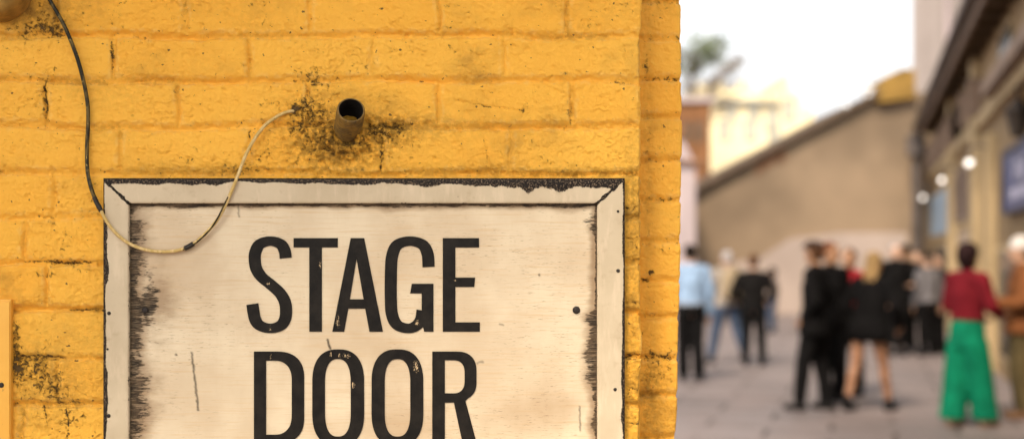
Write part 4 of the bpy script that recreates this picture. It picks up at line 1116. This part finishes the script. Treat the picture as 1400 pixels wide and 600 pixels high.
        p.build('trousers', cloth(*bottom), root, .013, 3)
    elif legs == 'skirt':
        p = Blob(); p.tube([(1.06, .142 * w, .108, 0, 0), (.95, .185 * w, .135, 0, 0), (skirt_hem, .20 * w, .15, 0, 0)]); p.build('skirt', cloth(*bottom), root, .013, 3)
    if belt:
        p = Blob(); p.tube([(hem + .03, .19 * w * coat_w, .137 * coat_w, 0, 0), (hem - .02, .192 * w * coat_w, .139 * coat_w, 0, 0)]); p.build('belt', cloth(*belt), root, .01, 1)
    for i in range(2):
        p = Blob(); a = ank[i]
        p.cap(a + Vector((0, -.035, -.038)), .046, a + Vector((0, .14, -.05)), .036); p.cap(a + Vector((0, -.005, -.02)), .05, a + Vector((0, 0, .045)), .048)
        p.build('shoe', cloth('shoe_%02d' % int(shoes[0] * 100), shoes), root, .010, 2)
    # --- hair and hat
    if hair:
        hb = Blob()
        if hair_style == 'short':
            hb.ell(hd((0, -.016, .040)), (.084, .098, .090), Rz); hb.ell(hd((0, -.045, -.01)), (.076, .066, .075), Rz)
        elif hair_style == 'long':
            hb.ell(hd((0, -.016, .040)), (.092, .104, .095), Rz); hb.ell(hd((0, -.055, -.05)), (.095, .062, .13), Rz); hb.cap(hd((-.04, -.07, -.1)), .055, hd((-.04, -.08, -.27)), .04); hb.cap(hd((.04, -.07, -.1)), .055, hd((.04, -.08, -.27)), .04)
        elif hair_style == 'updo':
            hb.ell(hd((0, -.026, .042)), (.102, .118, .100), Rz); hb.ell(hd((0, -.07, .0)), (.090, .080, .10), Rz); hb.ell(hd((0, -.05, -.07)), (.075, .06, .07), Rz)
        hb.build('hair', cloth(*hair), root, .010, 2)
    if hat:
        kind, hcol = hat
        hb = Blob()
        if kind == 'cap':
            hb.ell(hd((0, -.005, .080)), (.100, .118, .052), Rz); hb.ell(hd((0, .10, .058)), (.075, .060, .012), Rz)
        elif kind == 'beanie':
            hb.ell(hd((0, -.012, .060)), (.094, .110, .090), Rz); hb.ell(hd((0, -.012, .035)), (.100, .116, .035), Rz)
        hb.build('hat', cloth(*hcol), root, .010, 2)
    return root, Vector((X, Y, 0)), sc

BLK = ('black_wool', (.0050, .0045, .0045)); BLK2 = ('black_cotton', (.0065, .006, .006)); LEA = ('black_leather', (.008, .007, .0065))
HB = ('dark_hair', (.014, .010, .008)); HBR = ('brown_hair', (.07, .032, .016)); HBL = ('blonde_hair', (.24, .15, .065)); HG = ('grey_hair', (.32, .29, .28))
DEN = ('blue_denim', (.045, .062, .098))
person('person in a light blue shirt and flared black trousers beside the yellow corner', 944, 521, 334, 8, ('light_blue_shirt', (.25, .35, .49)), BLK2, HB, legs='flared', hem=1.0, feet_at=((-.08, .05, 0), (.10, -.05, 0)), build_w=1.02, turn=-20, belt=('grey_hem', (.28, .30, .34)))
r2, l2, s2 = person('person in a cream jacket and jeans walking away under a large tan backpack', 994, 497, 343, 18, ('cream_jacket', (.30, .255, .215)), DEN, HG, legs='trousers', hem=.9, feet_at=((-.22, .10, 0), (.20, -.22, .05)), build_w=1.05, arms=[((-.30, 0, 1.18), (-.28, .12, 1.0)), ((.31, -.05, 1.14), (.30, .10, .92))])
person('person in a dark jacket and black jeans standing beside the tan backpack', 1030, 500, 348, -10, LEA, BLK2, HBR, legs='trousers', hem=.98, feet_at=((-.12, .02, 0), (.14, -.04, 0)), arms=[((-.32, -.02, 1.16), (-.20, .16, 1.05)), ((.32, -.02, 1.16), (.22, .16, 1.05))], build_w=1.08)
person('small far person in blue jeans with dark hair near the end wall', 1056, 455, 366, 60, ('grey_brown_coat', (.20, .15, .13)), DEN, HB, legs='trousers', hem=.95, hair_style='updo')
person('large person in a long black jacket and dark cap, back half turned', 1115, 561, 330, 64, BLK, BLK2, HBR, legs='trousers', hem=.80, coat_w=1.14, build_w=1.12, feet_at=((-.10, .14, 0), (.12, -.10, 0)), arms=[((-.29, -.07, 1.14), (-.19, .06, .95)), ((.29, -.07, 1.14), (.19, .06, .95))], hat=('cap', ('dark_brown_felt', (.045, .026, .018))), turn=-30, skin='tan')
person('dark clothed person with reddish brown hair standing behind the large black jacket', 1134, 550, 331, 200, BLK, BLK2, ('auburn_hair', (.12, .045, .022)), legs='trousers', hem=.84, coat_w=1.0, build_w=.92, skin='tan', turn=35, feet_at=((-.12, 0, 0), (.12, .08, 0)))
person('person in a red jumper mostly hidden behind the blonde person', 1162, 541, 340, 150, ('red_jumper', (.22, .012, .016)), BLK2, HBR, legs='trousers', hem=.9, skin='tan')
person('blonde person in a short black coat with bare legs and black ankle boots', 1187, 562, 345, -50, BLK, BLK, HBL, legs='skirt', skirt_hem=.77, hem=.82, coat_w=1.16, hair_style='long', feet_at=((-.12, -.22, .02), (.13, .20, 0)), build_w=1.1, skin='olive', lean=.10, arms=[((-.33, .02, 1.16), (-.20, .16, 1.02)), ((.36, .0, 1.16), (.30, .13, .96))])
person('person in a long black robe standing behind the blonde person', 1224, 486, 333, 190, BLK2, BLK2, HG, legs='skirt', skirt_hem=.16, hem=.6, coat_w=1.25, build_w=1.1, arms=[((-.34, .05, 1.16), (-.18, .2, 1.12)), ((.33, -.02, 1.14), (.27, .12, .90))])
person('person in a grey jacket and black trousers between two dark figures', 1253, 478, 344, 175, ('grey_jacket', (.07, .062, .062)), BLK2, HBR, legs='trousers', hem=.86, feet_at=((-.13, 0, 0), (.13, .05, 0)), turn=-20)
r10, l10, s10 = person('person in a pale grey shirt and black trousers at the shop doors', 1269, 486, 346, 20, ('pale_grey_shirt', (.13, .12, .125)), BLK2, HB, legs='trousers', hem=.92, feet_at=((-.11, 0, 0), (.13, .06, 0)), turn=30)
person('person in a black hood and long coat right behind the grey jacket', 1238, 482, 336, 150, BLK, BLK2, HB, legs='trousers', hem=.55, coat_w=1.1, hat=('beanie', ('black_knit', (.008, .008, .008))), skin='tan')
person('slim person all in black beside the green trousers', 1285, 484, 347, 100, BLK, BLK2, HB, legs='trousers', hem=.8, build_w=.9)
person('person in a dark red jumper and wide emerald green trousers, dark hair up', 1323, 584, 333, -62, ('dark_red_jumper', (.125, .009, .014)), ('emerald_cloth', (.004, .140, .072)), ('dark_umber_hair', (.020, .010, .010)), shoes=(.36, .25, .17), skin='brown', legs='wide', hem=1.03, hair_style='updo', feet_at=((-.10, -.100, 0), (.11, .115, 0)), build_w=1.0, turn=10, coat_w=1.05, arms=[((-.27, .02, 1.16), (-.12, .22, 1.06)), ((.28, .02, 1.16), (.16, .26, 1.08))])
person('dark clothed person with pale hood standing behind the red jumper', 1369, 491, 350, 120, BLK, ('dark_green_cloth', (.02, .026, .022)), HG, legs='trousers', hem=.85)
person('person in a rust brown coat, white hat and olive trousers', 1398, 572, 326, 80, ('rust_brown_coat', (.16, .060, .022)), ('olive_cloth', (.10, .075, .035)), HBR, legs='trousers', hem=.84, coat_w=1.15, build_w=1.12, shoes=(.16, .09, .05), hat=('beanie', ('white_wool', (.70, .64, .60))), skin='light', arms=[((-.31, .04, 1.14), (-.20, .26, 1.12)), ((.31, .04, 1.14), (.20, .26, 1.10))])
# the tan backpack (worn, so a thing of its own)
bp = empty('backpack', l2, R(18), 'large rounded tan backpack on the back of the walking person', 'backpack')
bp.scale = (s2, s2, s2)
bb = Blob(); bb.tube([(1.02, .19, .09, 0, -.24), (1.10, .22, .115, 0, -.245), (1.3, .215, .11, 0, -.24), (1.44, .17, .09, 0, -.22), (1.50, .09, .06, 0, -.20)])
pk = bb.build('pack', cloth('tan_canvas', (.27, .205, .13)), bp, .013, 3)
bb = Blob(); bb.tube([(1.06, .14, .05, 0, -.345), (1.2, .15, .05, 0, -.345), (1.27, .13, .04, 0, -.34)]); bb.build('pocket', cloth('dark_tan_canvas', (.20, .15, .095)), bp, .011, 2)
for sg in (-1, 1):
    bb = Blob(); c = catmull([(sg * .11, -.17, 1.44), (sg * .12, -.06, 1.52), (sg * .125, .09, 1.47), (sg * .13, .165, 1.33), (sg * .15, .10, 1.14), (sg * .15, -.14, 1.06)], 5)
    for a_, b_ in zip(c[:-1], c[1:]): bb.cap(a_, .018, b_, .018, 8)
    bb.build('strap', cloth('dark_tan_canvas', (.20, .15, .095)), bp, .010, 1)

# ------------------------------------------------------------------ light, sky, camera
SUN_EL, SUN_AZ = 46.0, -155.0       # azimuth measured from +Y towards +X
w = bpy.data.worlds.new('World'); scene.world = w; w.use_nodes = True
nt = w.node_tree; bg = nt.nodes['Background']
sky = nt.nodes.new('ShaderNodeTexSky'); sky.sky_type = 'NISHITA'; sky.sun_disc = False
sky.sun_elevation = R(SUN_EL); sky.sun_rotation = R(SUN_AZ); sky.dust_density = 3.0; sky.air_density = 1.0; sky.ozone_density = 1.0
hs = nt.nodes.new('ShaderNodeHueSaturation'); hs.inputs['Saturation'].default_value = 0.10
nt.links.new(sky.outputs[0], hs.inputs['Color']); nt.links.new(hs.outputs[0], bg.inputs[0])
bg.inputs[1].default_value = 0.09
sl = bpy.data.lights.new('sun', 'SUN'); sl.energy = 1.5; sl.angle = R(10); sl.color = (1.0, 0.84, 0.64)
so = bpy.data.objects.new('sun', sl); col.objects.link(so)
az, el = R(SUN_AZ), R(SUN_EL)
to_sun = Vector((math.sin(az) * math.cos(el), math.cos(az) * math.cos(el), math.sin(el)))
so.rotation_euler = to_sun.to_track_quat('Z', 'Y').to_euler()
so.location = (0, 0, 20)

cam = bpy.data.cameras.new('camera'); co_ = bpy.data.objects.new('camera', cam); col.objects.link(co_)
co_.location = (0, 0, EYE); co_.rotation_euler = (R(90), 0, 0)
cam.sensor_width = 36; cam.lens = 36 * FX / 1400; cam.shift_y = (HY - 300) / 1400
cam.clip_start = .05; cam.clip_end = 2000
cam.dof.use_dof = True; cam.dof.focus_distance = Y0 - .005; cam.dof.aperture_fstop = 2.25; cam.dof.aperture_blades = 0
scene.camera = co_
vs2 = scene.view_settings
scene.display_settings.display_device = 'sRGB'
vs2.view_transform = 'Standard'; vs2.look = 'None'; vs2.exposure = 1.64; vs2.gamma = 1.0; vs2.use_curve_mapping = False
scene.render.film_transparent = False
try:
    scene.cycles.use_denoising = True; scene.cycles.denoiser = 'OPENIMAGEDENOISE'; scene.cycles.max_bounces = 6
except Exception: pass
